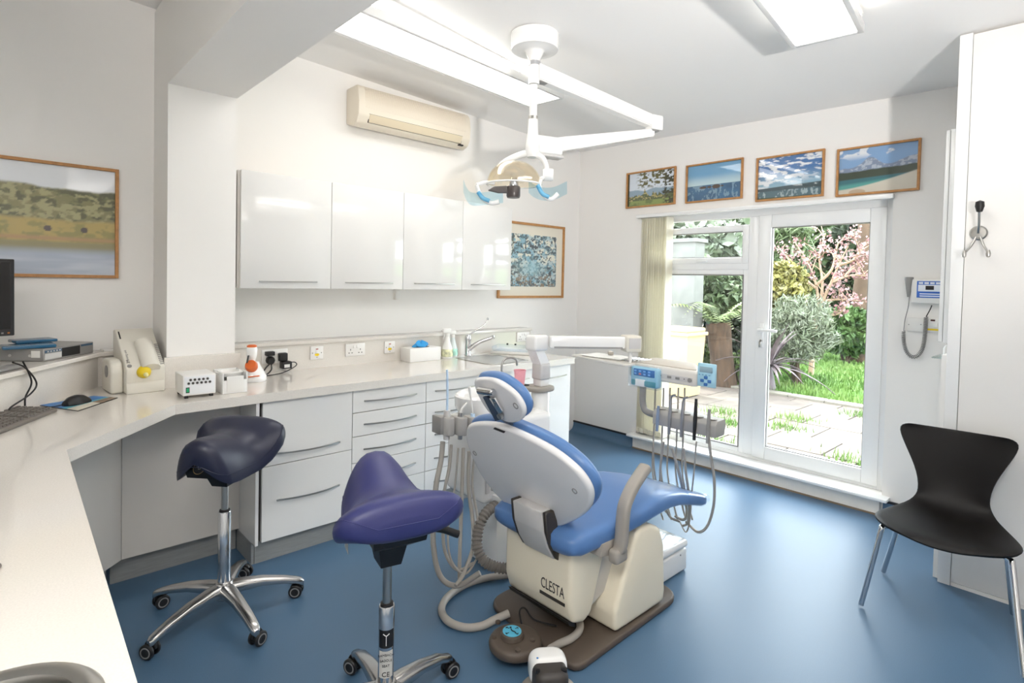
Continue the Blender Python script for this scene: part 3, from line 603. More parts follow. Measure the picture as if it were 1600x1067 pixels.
# ------------------------------------------------------------ sockets on the upstand
SOK = mat('socket_white', '#EDEAE6', .3); SLOT = mat('socket_slot', '#4A4543', .6)
def socket(name, label, x0, x1, z0, z1, double=True, kind='socket'):
    e = thing(name, label, 'socket' if kind == 'socket' else 'switch', ((x0+x1)/2, 3.58, (z0+z1)/2))
    bxo('faceplate', SOK, e, x0, x1, 3.569, 3.5798, z0, z1, .003)
    if kind == 'socket':
        xm = (x0+x1)/2; hw = (x1-x0)/4
        for s in (-1, 1):
            c = xm+s*hw
            for dx, dz, a, b in ((0, .010, .0025, .005), (-.011, -.012, .005, .0025), (.011, -.012, .005, .0025)): bxo('slot', SLOT, e, c+dx-a, c+dx+a, 3.5682, 3.5695, (z0+z1)/2-.008+dz-b, (z0+z1)/2-.008+dz+b)
            bxo('rocker', SOK, e, xm+s*.012-.006, xm+s*.012+.006, 3.565, 3.570, (z0+z1)/2+.012, (z0+z1)/2+.032, .002)
    else:
        bxo('rocker', SOK, e, (x0+x1)/2-.009, (x0+x1)/2+.009, 3.5655, 3.570, (z0+z1)/2-.004, (z0+z1)/2+.018, .002)
        bxo('neon', mat('red_neon', '#A33A2C', .4), e, (x0+x1)/2-.008, (x0+x1)/2+.008, 3.5675, 3.5695, z1-.022, z1-.016)
        MB().lathe([(0, 0), (.013, 0), (.013, .0006), (0, .0006)], ((x0+x1)/2, 3.5692, (z0+z1)/2-.012), 20, (0, -1, 0), 1.2, .75).build('sticker', YELLOW, e)
        for dx, dz in ((-.03, 0), (.03, 0), (0, -.03)): MB().cyl(((x0+x1)/2+dx, 3.569, (z0+z1)/2+dz), ((x0+x1)/2+dx, 3.5675, (z0+z1)/2+dz), .003, seg=8).build('screw', SLOT, e)
    return e
s1 = socket('double_socket', 'white double socket with two black plugs next to the column', 1.225, 1.385, .955, 1.043)
socket('isolator_switch', 'white isolator switch with a yellow label between two double sockets', 1.532, 1.620, .957, 1.045, kind='switch')
socket('double_socket', 'empty white double socket left of the glove box', 1.778, 1.924, .960, 1.046)
socket('isolator_switch', 'white isolator switch with a yellow label just left of the glove box', 2.078, 2.164, .960, 1.046, kind='switch')
socket('double_socket', 'white double socket at the right end of the upstand', 3.39, 3.545, .968, 1.052)
pl = thing('mains_plug', 'black round mains plug with a switch block in the double socket', 'plug', (1.262, 3.56, .985))
MB().box(1.240, 1.292, 3.530, 3.5675, 1.008, 1.034, .004).build('switch_block', BLACK, pl); MB().lathe([(0, 0), (.026, 0), (.026, .022), (.018, .032), (0, .032)], (1.272, 3.5675, .977), 10, (0, -1, 0)).build('plug_body', BLACK, pl)
MB().tube([(1.272, 3.538, .955), (1.27, 3.53, .925), (1.24, 3.50, .907), (1.20, 3.45, .905), (1.175, 3.41, .906)], .0045, 8).build('cord', BLACK, pl)
MB().tube([(1.262, 3.538, .958), (1.235, 3.525, .938), (1.20, 3.475, .918), (1.17, 3.43, .906)], .004, 8).build('cord', BLACK, pl)
pl = thing('power_adapter', 'black square power adapter with a white label in the double socket', 'adapter', (1.345, 3.55, .97))
MB().box(1.320, 1.372, 3.530, 3.5675, .968, 1.020, .007).build('plug_body', BLACK, pl); MB().box(1.332, 1.392, 3.515, 3.5675, .922, .966, .004).build('transformer', BLACK, pl); MB().box(1.343, 1.377, 3.5142, 3.5155, .930, .950).build('label_sticker', WPL, pl)
MB().tube([(1.392, 3.54, .958), (1.42, 3.54, .955), (1.428, 3.535, .940), (1.40, 3.52, .925), (1.33, 3.49, .906), (1.26, 3.45, .905), (1.205, 3.43, .905)], .003, 8).build('cord', BLACK, pl)

# ------------------------------------------------------------ things on the worktop
zt_ = ZT+.0006
def rot(cx, cy, a): return Matrix.Translation((cx, cy, 0)) @ Matrix.Rotation(a, 4, 'Z')
# glove box
gb = thing('glove_box', 'white box of blue gloves on the worktop', 'box', (2.34, 3.50, zt_)); gx0, gx1, gy0, gy1 = 2.205, 2.475, 3.43, 3.562
mb = MB(); mb.box(gx0, gx1, gy0, gy1, zt_, zt_+.098, .003).build('carton', mat('white_card', '#F0EEEA', .7), gb)
MB().lathe([(0, 0), (.07, 0), (.07, .0012), (0, .0012)], ((gx0+gx1)/2, (gy0+gy1)/2, zt_+.098), 28, None, 1, .5).build('opening', DARK, gb)
GLV = mat('blue_glove', '#2F9BDC', .5)
mb = MB(); r2 = random.Random(3); rings = []
for k, (rad, z) in enumerate(((.058, 0), (.062, .010), (.052, .022), (.036, .032), (.018, .037), (.004, .036))):
    rings.append([((gx0+gx1)/2-.005+rad*math.cos(a)*(1+.25*math.sin(3*a+k)+.12*r2.uniform(-1, 1)), (gy0+gy1)/2+rad*.5*math.sin(a)*(1+.2*math.cos(4*a)), zt_+.0995+z*(1+.35*math.sin(2*a+1))) for a in np.linspace(0, 2*math.pi, 25)[:-1]])
mb.loft(rings).build('gloves', GLV, gb)
# spray bottles
def spray(label, x, y, body_m, sc, lab):
    e = thing('spray_bottle', label, 'bottle', (x, y, zt_), group=None)
    P_ = [(0, 0), (.040, 0), (.043, .006), (.043, .05), (.040, .075), (.026, .115), (.017, .150), (.015, .165), (0, .165)]
    MB().lathe([(r*sc, z*sc) for r, z in P_], (x, y, zt_), 28).build('bottle_body', body_m, e)
    MB().lathe([(.0405*sc, .012*sc), (.0437*sc, .014*sc), (.0437*sc, .050*sc), (.0415*sc, .070*sc), (.040*sc, .070*sc)], (x, y, zt_), 28).build('label_band', lab, e)
    MB().lathe([(0, .163*sc), (.018*sc, .163*sc), (.018*sc, .185*sc), (.013*sc, .19*sc), (0, .19*sc)], (x, y, zt_), 18).build('collar', WPL, e)
    MB().box(x-.045*sc, x+.028*sc, y-.012*sc, y+.012*sc, zt_+.19*sc, zt_+.222*sc, .005).build('spray_head', WPL, e)
    MB().tube([(x-.022*sc, y, zt_+.192*sc), (x-.03*sc, y, zt_+.17*sc), (x-.036*sc, y, zt_+.145*sc)], .004, 8).build('trigger', WPL, e)
    MB().cyl((x-.044*sc, y, zt_+.207*sc), (x-.056*sc, y, zt_+.207*sc), .006).build('nozzle', LGREY, e)
LB1 = mat('label_yellow_green', '#D8DDB4', .5, var=.5, vscale=30); LB2 = mat('label_mint', '#A9D8C8', .5, var=.3, vscale=35)
spray('white spray bottle with a round body left of the sink', 2.565, 3.475, mat('bottle_white', '#F2F1EC', .3), 1.02, LB1)
spray('slimmer spray bottle with a mint green label behind the white one', 2.655, 3.525, mat('bottle_clear', '#DDE6E4', .25), .92, LB2)
# lidded instrument tray by the sink
tr = thing('instrument_tray', 'white tray under a clear lid on the worktop right of the sink', 'tray', (3.20, 3.38, zt_))
M = rot(3.20, 3.40, math.radians(-58))
MB().box(-.18, .18, -.095, .095, zt_, zt_+.022, .006, M=M).build('tray_base', WPL, tr); MB().box(-.172, .172, -.088, .088, zt_+.023, zt_+.065, .012, M=M).build('lid', FILM, tr)
for s in (-1, 1): MB().cyl(M @ Vector((-.03+s*.035, .02, zt_+.066)), M @ Vector((-.03+s*.035, .02, zt_+.078)), .008, seg=12).build('knob', BLACK, tr)
# curing lamp
cu = thing('curing_lamp', 'white and orange cordless curing lamp standing in its charger', 'lamp', (1.10, 3.32, zt_)); cx_, cy_ = 1.098, 3.325
MB().lathe([(0, 0), (.066, 0), (.070, .008), (.068, .030), (.055, .055), (.038, .085), (.026, .11), (0, .115)], (cx_, cy_, zt_), 32, None, 1, .85).build('charger_base', WGL, cu)
MB().lathe([(0, 0), (.030, 0), (.034, .02), (.028, .04), (0, .045)], (cx_-.016, cy_-.022, zt_+.080), 24, (-.35, -.5, .45)).build('charger_socket', ORANGE, cu)
MB().box(cx_-.05, cx_+.012, cy_-.060, cy_-.054, zt_+.033, zt_+.039, .002).build('indicator_strip', ORANGE, cu)
MB().lathe([(0, .095), (.016, .095), (.020, .12), (.028, .150), (.030, .185), (.026, .195), (0, .196)], (cx_-.012, cy_, zt_), 24).build('handpiece', WGL, cu)
MB().lathe([(0, .195), (.026, .195), (.027, .202), (.018, .208), (0, .209)], (cx_-.012, cy_, zt_), 24).build('cap', ORANGE, cu)
MB().tube([(cx_-.036, cy_-.02, zt_+.15), (cx_-.045, cy_-.03, zt_+.12), (cx_-.048, cy_-.032, zt_+.085)], .005, 8).build('light_guide', BLACK, cu)
# white dispenser
wb = thing('cotton_dispenser', 'white open-topped dispenser box beside the heater box', 'dispenser', (.93, 3.12, zt_))
M = rot(.912, 3.118, 0) @ Matrix.Diagonal((.84, 1, 1, 1))
mb = MB(); mb.box(-.065, .065, -.085, -.078, zt_, zt_+.068, .002, M=M).box(-.065, .065, .078, .085, zt_, zt_+.105, .002, M=M).box(-.070, -.063, -.085, .085, zt_, zt_+.105, .002, M=M).box(.063, .070, -.085, .085, zt_, zt_+.105, .002, M=M).box(-.065, .065, -.08, .08, zt_, zt_+.012, M=M).build('case', WGL, wb)
mb = MB(); mb.box(-.048, .048, -.088, -.0845, zt_+.006, zt_+.088, .002, M=M).build('front_plate', WPL, wb)
mb = MB(); mb.lathe([(.066, .0), (.045, .004), (.040, -.01), (.0, -.02), (0, -.03), (.06, -.02)], M @ Vector((0, .005, zt_+.100)), 28, None, .98, 1.15).build('bowl', FILM if False else WPL, wb)
# heater box
ht = thing('composite_heater', 'white heater box with two rows of round holes and a green switch', 'heater', (.72, 3.10, zt_))
M = rot(.748, 3.108, math.radians(-1))
MB().box(-.072, .072, -.085, .085, zt_+.014, zt_+.112, .004, M=M).build('case', WPL, ht); MB().box(-.066, .066, -.0868, -.0848, zt_+.020, zt_+.106, .001, M=M).build('front_panel', mat('panel_white', '#E9EAEC', .3), ht)
for r_, n in ((0, 5), (1, 6)):
    for i in range(n):
        c = M @ Vector((-.040+r_*-.008+i*.0185, -.0868, zt_+.090-r_*.0165)); a = M.to_3x3() @ Vector((0, -1, 0))
        h = MB().lathe([(.0, 0), (.0068, 0), (.0068, .002), (.0045, .002), (.0045, .0005), (0, .0005)], c, 14, a).build('vial_hole', GREY, ht); MB().lathe([(0, 0), (.004, 0), (.004, .0012), (0, .0012)], c, 10, a).build('hole_centre', DARK, h)
sw = MB().box(-.060, -.044, -.0885, -.0865, zt_+.028, zt_+.055, .001, M=M).build('switch_bezel', BLACK, ht); MB().box(-.0575, -.0465, -.0905, -.0880, zt_+.032, zt_+.051, .001, M=M).build('rocker', mat('green_switch', '#1FA06A', .3), sw)
for sx in (-.055, .055):
    for sy in (-.07, .07): MB().box(sx-.008, sx+.008, sy-.008, sy+.008, zt_, zt_+.0145, .001, M=M).build('foot', BLACK, ht)
for dz in (.028, .040): c = M @ Vector((.071, .02, zt_+dz)); MB().cyl(c, c+M.to_3x3() @ Vector((.012, 0, 0)), .004, seg=8).build('jack', BLACK, ht)
# mixing machine
mx = thing('mixing_machine', 'beige impression mixing machine with a yellow nozzle on the desk corner', 'machine', (.54, 3.42, zt_))
M = rot(.573, 3.345, math.radians(4)) @ Matrix.Diagonal((1, 1, 1, 1))
def PM(*a): return M @ Vector(a)
mb = MB(); prof = [(-.03, .0), (.20, .0), (.20, .06), (.24, .20), (.238, .298), (.20, .305), (-.028, .125), (-.03, .06)]
mb.prism([PM(-.085, y, zt_+z) for y, z in prof], (0, 0, 0), M.to_3x3() @ Vector((.17, 0, 0)), .006, 2).build('housing', BEIGE, mx)
mb = MB(); mb.prism([PM(-.085, y, zt_+z) for y, z in [(-.042, .0), (-.03, .0), (-.03, .055), (-.036, .05)]], (0, 0, 0), M.to_3x3() @ Vector((.165, 0, 0)), .002, 1).build('drip_ledge', BEIGE, mx)
dq = Vector((0, .2278, .18)).normalized(); nq = M.to_3x3() @ Vector((0, -.18, .2278)).normalized()
def PS(x, t, h=0): return PM(x, -.028+.228*t, zt_+.125+.180*t)+nq*h
mb = MB(); mb.loft([[PS(-.015+x, t, .004+.030*math.sqrt(max(0, 1-((x-.035)/.042)**2))) for x in np.linspace(-.005, .075, 11)]+[PS(.06, t, -.01), PS(-.02, t, -.01)] for t in (-.04, .55, .62)]).build('cartridge_cover', BEIGE, mx)
for i in range(12): MB().prism([PS(.066, .05+i*.045, .001), PS(.082, .05+i*.045, .001), PS(.082, .066+i*.045, .001), PS(.066, .066+i*.045, .001)], (0, 0, 0), nq*.0015).build('vent_slot', GREY, mx)
MB().prism([PS(-.076, .74, .0005), PS(-.070, .74, .0005), PS(-.070, .93, .0005), PS(-.076, .93, .0005)], (0, 0, 0), nq*.001).build('marking_bar', BLACK, mx)
c = PS(-.068, .06, .0); MB().lathe([(0, 0), (.010, 0), (.010, .003), (0, .004)], c, 20, nq).build('button', GREY, mx)
Mx = Matrix(((0, 0, 0, 0),)*4); xr = M.to_3x3() @ Vector((1, 0, 0)); sd = (M.to_3x3() @ dq)
text('lettering', 'mixing unit', .016, frameM(PS(-.068, .33, .0006), sd, -xr), GREY, mx); text('lettering', '3M', .02, frameM(PS(-.068, .17, .0006), sd, -xr), BLACK, mx)
d_ = M.to_3x3() @ Vector((0, -1, -.25)).normalized(); c = PM(-.010, -.03, zt_+.104)
n_ = MB().lathe([(0, -.01), (.030, -.01), (.032, .004), (.028, .016), (.020, .028), (.012, .034), (0, .034)], c, 24, d_).build('nozzle_collar', YELLOW, mx); MB().lathe([(0, .03), (.011, .03), (.009, .05), (.004, .064), (0, .065)], c, 14, d_).build('nozzle_tip', mat('pale_yellow', '#E8DFA0', .4), n_)
mb = MB(); mb.prism([PM(-.086, y, zt_+z) for y, z in [(.01, .0), (.20, .0), (.20, .15), (.17, .165), (.06, .165), (.03, .15), (.01, .11)]], (0, 0, 0), M.to_3x3() @ Vector((-.055, 0, 0)), .012, 3).build('side_drum', BEIGE, mx)
c = PM(-.1412, .09, zt_+.105); MB().lathe([(0, 0), (.030, 0), (.030, .003), (0, .004)], c, 24, M.to_3x3() @ Vector((-1, 0, 0))).build('hand_wheel', GREY, mx)
MB().tube([PM(.086, .12, zt_+.05), PM(.11, .10, zt_+.012), PM(.14, .03, zt_+.008)], .006, 8).build('cord', BLACK, mx)
# desk: mouse mat, mouse, keyboard, monitor, recorder and things on it
mm = [onz(*p, ZT)[:2] for p in ((60, 634), (122, 643), (184, 622), (147, 619))]
MAT = mat('mouse_mat_print', '#3F74B8', .6, var=.7, vscale=7)
mt_ = thing('mouse_mat', 'printed blue and cream mouse mat on the desk', 'mouse mat', (mm[1][0], mm[1][1], zt_)); mq = [np.array(q) for q in mm]
def mlp(a, b): return mq[1]*(1-a)*(1-b)+mq[2]*a*(1-b)+mq[0]*(1-a)*b+mq[3]*a*b
def mpl(name, m, a0, a1, b0, b1, z0, z1): MB().prism([(*mlp(a, b), z0) for a, b in ((a0, b0), (a1, b0), (a1, b1), (a0, b1))], (0, 0, 0), (0, 0, z1-z0)).build(name, m, mt_)
mpl('rubber_base', BLACK, 0, 1, 0, 1, zt_, zt_+.002); mpl('printed_top', mat('mat_blue', '#3C77B4', .5, var=.35, vscale=12), .02, .98, .42, .98, zt_+.002, zt_+.003); mpl('printed_band', mat('mat_teal', '#5FA6B4', .5), .02, .98, .30, .42, zt_+.002, zt_+.003)
mpl('printed_band', mat('mat_cream', '#D9D2C2', .6, var=.12, vscale=15), .02, .55, .03, .30, zt_+.002, zt_+.003); mpl('printed_band', mat('mat_brown', '#8C7864', .6, var=.4, vscale=30), .55, .98, .03, .30, zt_+.002, zt_+.003)
mo = thing('computer_mouse', 'black computer mouse on the mouse mat', 'mouse', (.29, 3.22, zt_+.003)); M = rot(.288, 3.185, math.radians(35))
mb = MB(); rings = []
for i, (x, wv, hv) in enumerate(((-.060, .004, .006), (-.056, .020, .020), (-.035, .031, .034), (-.005, .032, .039), (.025, .029, .033), (.050, .022, .018), (.060, .006, .008))):
    rings.append([M @ Vector((x, wv*math.cos(a), zt_+.0036+max(0, math.sin(a))*hv+.002*(math.sin(a) > 0))) for a in np.linspace(0, 2*math.pi, 21)[:-1]])
mb.loft(rings).build('shell', BLACK, mo); MB().tube([M @ Vector((-.058, 0, zt_+.012)), M @ Vector((-.10, .02, zt_+.008)), M @ Vector((-.15, .10, zt_+.006))], .002, 6).build('cord', BLACK, mo)
kb = thing('keyboard', 'dark grey computer keyboard cut by the left edge of the photo', 'keyboard', (.05, 3.0, zt_))
k0 = Vector((*onz(90, 643, ZT)[:2], 0)); kd = Vector((*onz(0, 679, ZT)[:2], 0))-k0; kd.normalize(); kn = Vector((-kd.y, kd.x, 0)); kn = kn if kn.y > 0 else -kn
kn = -kn if (k0+kn*.1).x > k0.x else kn
M = Matrix(((kd.x, kn.x, 0, k0.x), (kd.y, kn.y, 0, k0.y), (0, 0, 1, zt_), (0, 0, 0, 1)))
KG = mat('keyboard_grey', '#7A736C', .5); KK = mat('key_grey', '#69635D', .5)
MB().prism([M @ Vector(v) for v in ((0, 0, 0), (0, .155, 0), (0, .155, .026), (0, 0, .014))], (0, 0, 0), M.to_3x3() @ Vector((.44, 0, 0)), .003, 1).build('case', KG, kb)
kme = None
for r_ in range(6):
    for i in range(20):
        if (r_ == 1 and i in (3, 7)) or (r_ == 0 and i in (3, 7, 9, 10, 11, 12)): pass
        if i in (4, 8): continue
        x = .012+i*.0208; y = .014+r_*.0225; z = .0145+.0775*y
        if kme is None:
            kme = MB().loft([[(-.0092, -.0095, 0), (.0092, -.0095, 0), (.0092, .0095, 0), (-.0092, .0095, 0)], [(-.0072, -.0075, .007), (.0072, -.0075, .007), (.0072, .0075, .007), (-.0072, .0075, .007)]]).build('key', KK, kb, True); k_ = kme
        else: k_ = kme.copy(); COL.objects.link(k_); k_.parent = kb
        q = M @ Vector((x+.0092, y+.0095, z)); k_.location = q-Vector(kb.location); k_.rotation_euler = (0, 0, math.atan2(kd.y, kd.x))
# monitor on the raised shelf
zs = 1.0826
mn = thing('monitor', 'black computer monitor cut by the left edge of the photo', 'monitor', (-.10, 3.33, zs))
pr = ony(21, 405, 3.30); pb = ony(24, 524, 3.30)
dm = Vector((.93, .37, 0)).normalized(); nm = Vector((dm.y, -dm.x, 0)); c0 = Vector((pr[0]+.004, pr[1], 0)); zb_, zt2 = pb[2], pr[2]
def mbx(name, m, a0, a1, z0, z1, d0, d1, r=.003): return MB().prism([c0+dm*a0+nm*d0+UPV*z0, c0+dm*a1+nm*d0+UPV*z0, c0+dm*a1+nm*d0+UPV*z1, c0+dm*a0+nm*d0+UPV*z1], (0, 0, 0), nm*(d1-d0), r, 1).build(name, m, mn)
UPV = Vector((0, 0, 1))
mbx('bezel', BLACK, -.42, 0, zb_, zt2, -.045, 0); mbx('screen', mat('dark_screen', '#1C1A1A', .12), -.405, -.016, zb_+.03, zt2-.014, 0, .0012, .0004)
for i in range(5): mbx('button', mat('button_amber', '#B4692F', .4) if i == 0 else GREY, -.026-i*.022, -.018-i*.022, zb_+.010, zb_+.016, 0, .002, .0005)
mbx('stand_neck', BLACK, -.25, -.17, zs+.012, zb_+.05, -.075, -.047); cst = c0+dm*-.21+nm*-.05
MB().lathe([(0, 0), (.11, 0), (.11, .008), (.05, .014), (0, .014)], (cst.x, cst.y, zs), 32).build('stand_base', BLACK, mn)
# grey recorder
dv = thing('recorder', 'silver-grey recorder box on the raised shelf by the wall', 'recorder', (.2, 3.55, zs))
f0 = Vector((*onz(68, 565, 1.0826)[:2], zs)); f1 = Vector((*onz(146, 551, 1.0826)[:2], zs)); dl = (f1-f0); Lr = dl.length; dl.normalize(); dn = Vector((-dl.y, dl.x, 0))
hh = .058
SLV = mat('silver_grey_plastic', '#9A9896', .35, .3)
MB().prism([f0, f1, f1+dn*.20, f0+dn*.20], (0, 0, 0), (0, 0, hh), .003, 1).build('case', SLV, dv)
def dpl(name, m, a0, a1, b0, b1, t=.0015): return MB().prism([f0+dl*Lr*a0+UPV*hh*b0-dn*.0003, f0+dl*Lr*a1+UPV*hh*b0-dn*.0003, f0+dl*Lr*a1+UPV*hh*b1-dn*.0003, f0+dl*Lr*a0+UPV*hh*b1-dn*.0003], (0, 0, 0), -dn*t).build(name, m, dv)
dpl('display_window', BLACK, .34, .70, .14, .86); dpl('blue_strip', mat('slate_blue', '#40607C', .4), .02, .33, .66, .84); dpl('blue_strip', MATS['slate_blue'], .73, .97, .74, .90); dpl('front_flap', LGREY, .02, .33, .12, .58)
for i in range(5): dpl('button', LGREY, .06+i*.055, .085+i*.055, .70, .79, .003)
for i in range(2): c = f0+dn*(.06+i*.09)-dl*.0003+UPV*hh*.45; MB().cyl(c, c-dl*.004, .006, seg=12).build('side_screw', LGREY, dv)
MB().prism([f0-dl*.0005+dn*.015+UPV*hh*.3, f0-dl*.0005+dn*.055+UPV*hh*.3, f0-dl*.0005+dn*.055+UPV*hh*.85, f0-dl*.0005+dn*.015+UPV*hh*.85], (0, 0, 0), -dl*.001).build('label_sticker', WPL, dv)
BK = mat('blue_glossy_cover', '#245A7C', .2)
for i, (ox, oy, a, sz, lb) in enumerate(((-.02, .06, 25, (.19, .12, .016), 'dark blue glossy case lying on the recorder, lower one'), (.07, .11, 35, (.16, .11, .014), 'blue glossy case lying across the other on the recorder'))):
    c = f0+dl*(.06+ox)+dn*(.04+oy); M = Matrix.Translation((c.x, c.y, zs+hh+.0005+(.0165 if i else 0))) @ Matrix.Rotation(math.atan2(dl.y, dl.x)+math.radians(a-70), 4, 'Z')
    e = thing('glossy_case', lb, 'case', (c.x, c.y, zs+hh+(.0165 if i else 0))); MB().box(-sz[0]/2, sz[0]/2, -sz[1]/2, sz[1]/2, 0, sz[2], .004, M=M).build('cover', BK, e); MB().box(sz[0]/2-.012, sz[0]/2+.002, -sz[1]/2+.01, sz[1]/2-.01, .003, sz[2]-.003, .002, M=M).build('spine', BLACK, e)
pp = [onz(*p, 1.083)[:2] for p in ((146, 547), (178, 547), (180, 542), (148, 541))]
o = MB().prism([(.44, 3.63, zs+.0005), (.545, 3.645, zs+.0005), (.54, 3.705, zs+.0005), (.43, 3.70, zs+.0005)], (0, 0, 0), (0, 0, .006)).build('paper_sheets', mat('paper', '#EEECE8', .8)); tag(o, 'white papers lying flat on the shelf behind the mixing machine', 'paper')
o = MB().box(-.08, .10, -.03, .03, 0, .016, .006, M=Matrix.Translation((.03, 3.12, zs+.0005)) @ Matrix.Rotation(math.radians(56), 4, 'Z')).build('remote_control', SLV); tag(o, 'small silver device at the left end of the raised shelf', 'remote')
for k, pts in enumerate((((20, 566), (40, 575), (57, 598), (48, 615), (20, 634), (14, 640)), ((36, 565), (46, 585), (49, 600), (40, 620), (39, 634)))):
    y_ = [3.06, 3.10, 3.10, 3.12, 3.17, 3.2] if k == 0 else [3.09, 3.10, 3.11, 3.14, 3.17]
    P3 = []
    for (px, py), t in zip(pts, np.linspace(0, 1, len(pts))):
        q = onp(px, py, (.06, 3.045, 1.0), np.array([.82, -.57, 0]));  P3.append(q)
    o = MB().tube(P3, .0035, 8).build('loose_cable', BLACK); tag(o, ('black cable looping widest down from the raised shelf', 'straighter black cable hanging down from the raised shelf')[k], 'cable', 'desk cables')
bpy.data.objects.remove(HND)

# ============================================================ STOOLS
def sup(a, e): c = math.cos(a); return math.copysign(abs(c)**e, c)
def saddle(M, up_, m):
    N = 27; rings = []
    S_ = [0, .03, .10, .22, .36, .50, .65, .80, .92, .98, 1]
    Wd = [.10, .165, .200, .208, .188, .160, .140, .128, .116, .085, .03]
    Zc = [.070, .086, .094, .084, .080, .098, .126, .150, .160, .152, .130]
    Dr = [0, 0, .006, .022, .060, .100, .125, .140, .135, .10, .03]
    Th = [.028, .056, .067, .066, .058, .054, .050, .048, .045, .034, .012]
    Ex = [1.8, 1.8, 1.8, 1.8, 1.9, 2.0, 2.3, 2.6, 2.6, 2.4, 2]
    for i in range(N):
        s = i/(N-1); s = .5-.5*math.cos(math.pi*s); f = lambda A: float(np.interp(s, S_, A))
        w_, z_, d_, t_, x_ = f(Wd), f(Zc), f(Dr), f(Th), f(Ex); ring = []
        for k in range(36):
            a = 2*math.pi*k/36; cy = sup(a, .75); y = w_*cy
            ring.append(M @ Vector((-.205+.40*s, y, up_+z_-d_*abs(cy)**x_+t_*sup(a-math.pi/2, .8))))
        rings.append(ring)
    return MB().loft(rings), rings
def stool(label, cx, cy, phase, fdir, col, ztube, zrod, zs_, mb_=.08, wheel_r=.030, R=.315, decal=False, badge=False, tilt=0):
    e = thing('saddle_stool', label, 'stool', (cx, cy, 0), group='saddle stools')
    MB().lathe([(0, .075), (.032, .075), (.045, .085), (.047, .125), (.034, .150), (.028, .152), (0, .152)], (cx, cy, 0), 28).build('hub', ALU, e)
    for k in range(5):
        a = math.radians(phase+72*k); d = Vector((math.cos(a), math.sin(a), 0)); n = Vector((-d.y, d.x, 0)); rings = []
        for r_, wd, zt0_, hh in ((.025, .034, .146, .056), (.08, .031, .144, .050), (.16, .026, .134, .040), (.25, .023, .112, .032), (R-.016, .021, .096, .030), (R+.010, .018, .086, .034), (R+.020, .010, .076, .028)):
            c = Vector((cx, cy, 0))+d*r_; rings.append([c+n*wd*sup(t, .7)+Vector((0, 0, zt0_-hh/2+hh/2*sup(t-math.pi/2, .7))) for t in np.linspace(0, 2*math.pi, 17)[:-1]])
        MB().loft(rings).build('leg', ALU, e)
        c = Vector((cx, cy, 0))+d*R; b = math.atan2(cy, cx)+math.pi/2*(1 if k % 2 else -1)+math.radians((25, -35, 40, -20, -30)[k]); wdv = Vector((math.cos(b), math.sin(b), 0)); wn = Vector((-wdv.y, wdv.x, 0)); c2 = c+wdv*.014
        cs = MB().cyl((c.x, c.y, .050), (c.x, c.y, .078), .010, seg=12).prism([c2+wdv*x+wn*-.007+UPV*z for x, z in ((-.030, .036), (-.026, .058), (-.010, .068), (.012, .066), (.022, .050), (.0, .034))], (0, 0, 0), wn*.014, .003, 1).build('caster', BLACK, e)
        for s in (-1, 1):
            q = Vector((c2.x, c2.y, wheel_r))+wn*(s*.009)
            wl = MB().lathe([(0, 0), (.012, 0), (.013, .004), (.020, .004), (.021, .002), (wheel_r-.003, .002), (wheel_r, .005), (wheel_r, .012), (wheel_r-.004, .016), (.012, .017), (0, .014)], q, 24, wn*s).build('wheel', BLACK, cs)
            MB().lathe([(.0165, .0160), (.0215, .0160), (.0215, .0172), (.0165, .0172)], q, 24, wn*s).build('wheel_ring', GREY, cs)
    MB().lathe([(0, .14), (.026, .14), (.026, ztube-.004), (.024, ztube), (.017, ztube), (0, ztube-.01)], (cx, cy, 0), 32).build('outer_tube', CHROME, e)
    MB().lathe([(0, ztube-.003), (.0215, ztube-.003), (.0215, ztube+.006), (.015, ztube+.008), (0, ztube+.008)], (cx, cy, 0), 24).build('tube_cap', BLACK, e)
    MB().lathe([(0, ztube), (.0145, ztube), (.0145, zrod), (0, zrod)], (cx, cy, 0), 24).build('gas_rod', STEEL, e)
    M = Matrix.Translation((cx, cy, 0)) @ Matrix.Rotation(math.radians(fdir), 4, 'Z')
    mc = MB(); mc.loft([[M @ Vector((x*fx, y*fy, z)) for x, y in ((-1, -1), (1, -1), (1, 1), (-1, 1))] for fx, fy, z in ((.040, .034, zs_-mb_), (.058, .046, zs_-mb_*.45), (.13, .085, zs_-mb_*.12), (.14, .09, zs_+.028))])
    mc.build('seat_mechanism', BLACK, e, ang=20)
    lv = MB(); lv.tube([M @ Vector(v) for v in ((-.05, -.06, zs_-.005), (-.08, -.15, zs_-.012), (-.09, -.215, zs_-.040))], [.010, .012, .013], 10).build('lever', BLACK, e)
    lv = MB(); lv.tube([M @ Vector(v) for v in ((-.02, -.06, zs_-.004), (-.05, -.14, zs_-.004), (-.06, -.185, zs_-.014))], [.009, .010, .010], 10).build('lever', BLACK, e)
    sd_, rings = saddle(M @ Matrix.Translation((0, 0, zs_+.05)) @ Matrix.Rotation(math.radians(tilt), 4, 'Y') @ Matrix.Translation((0, 0, -zs_-.05)), zs_, col); st = sd_.build('seat', col, e, ang=80)
    # piping seam around the saddle edge
    seam = [r[2] for r in rings]+[r[16] for r in rings[::-1]]
    MB().tube(seam+[seam[0]], .0018, 5, smooth=False).build('seam', col, st)
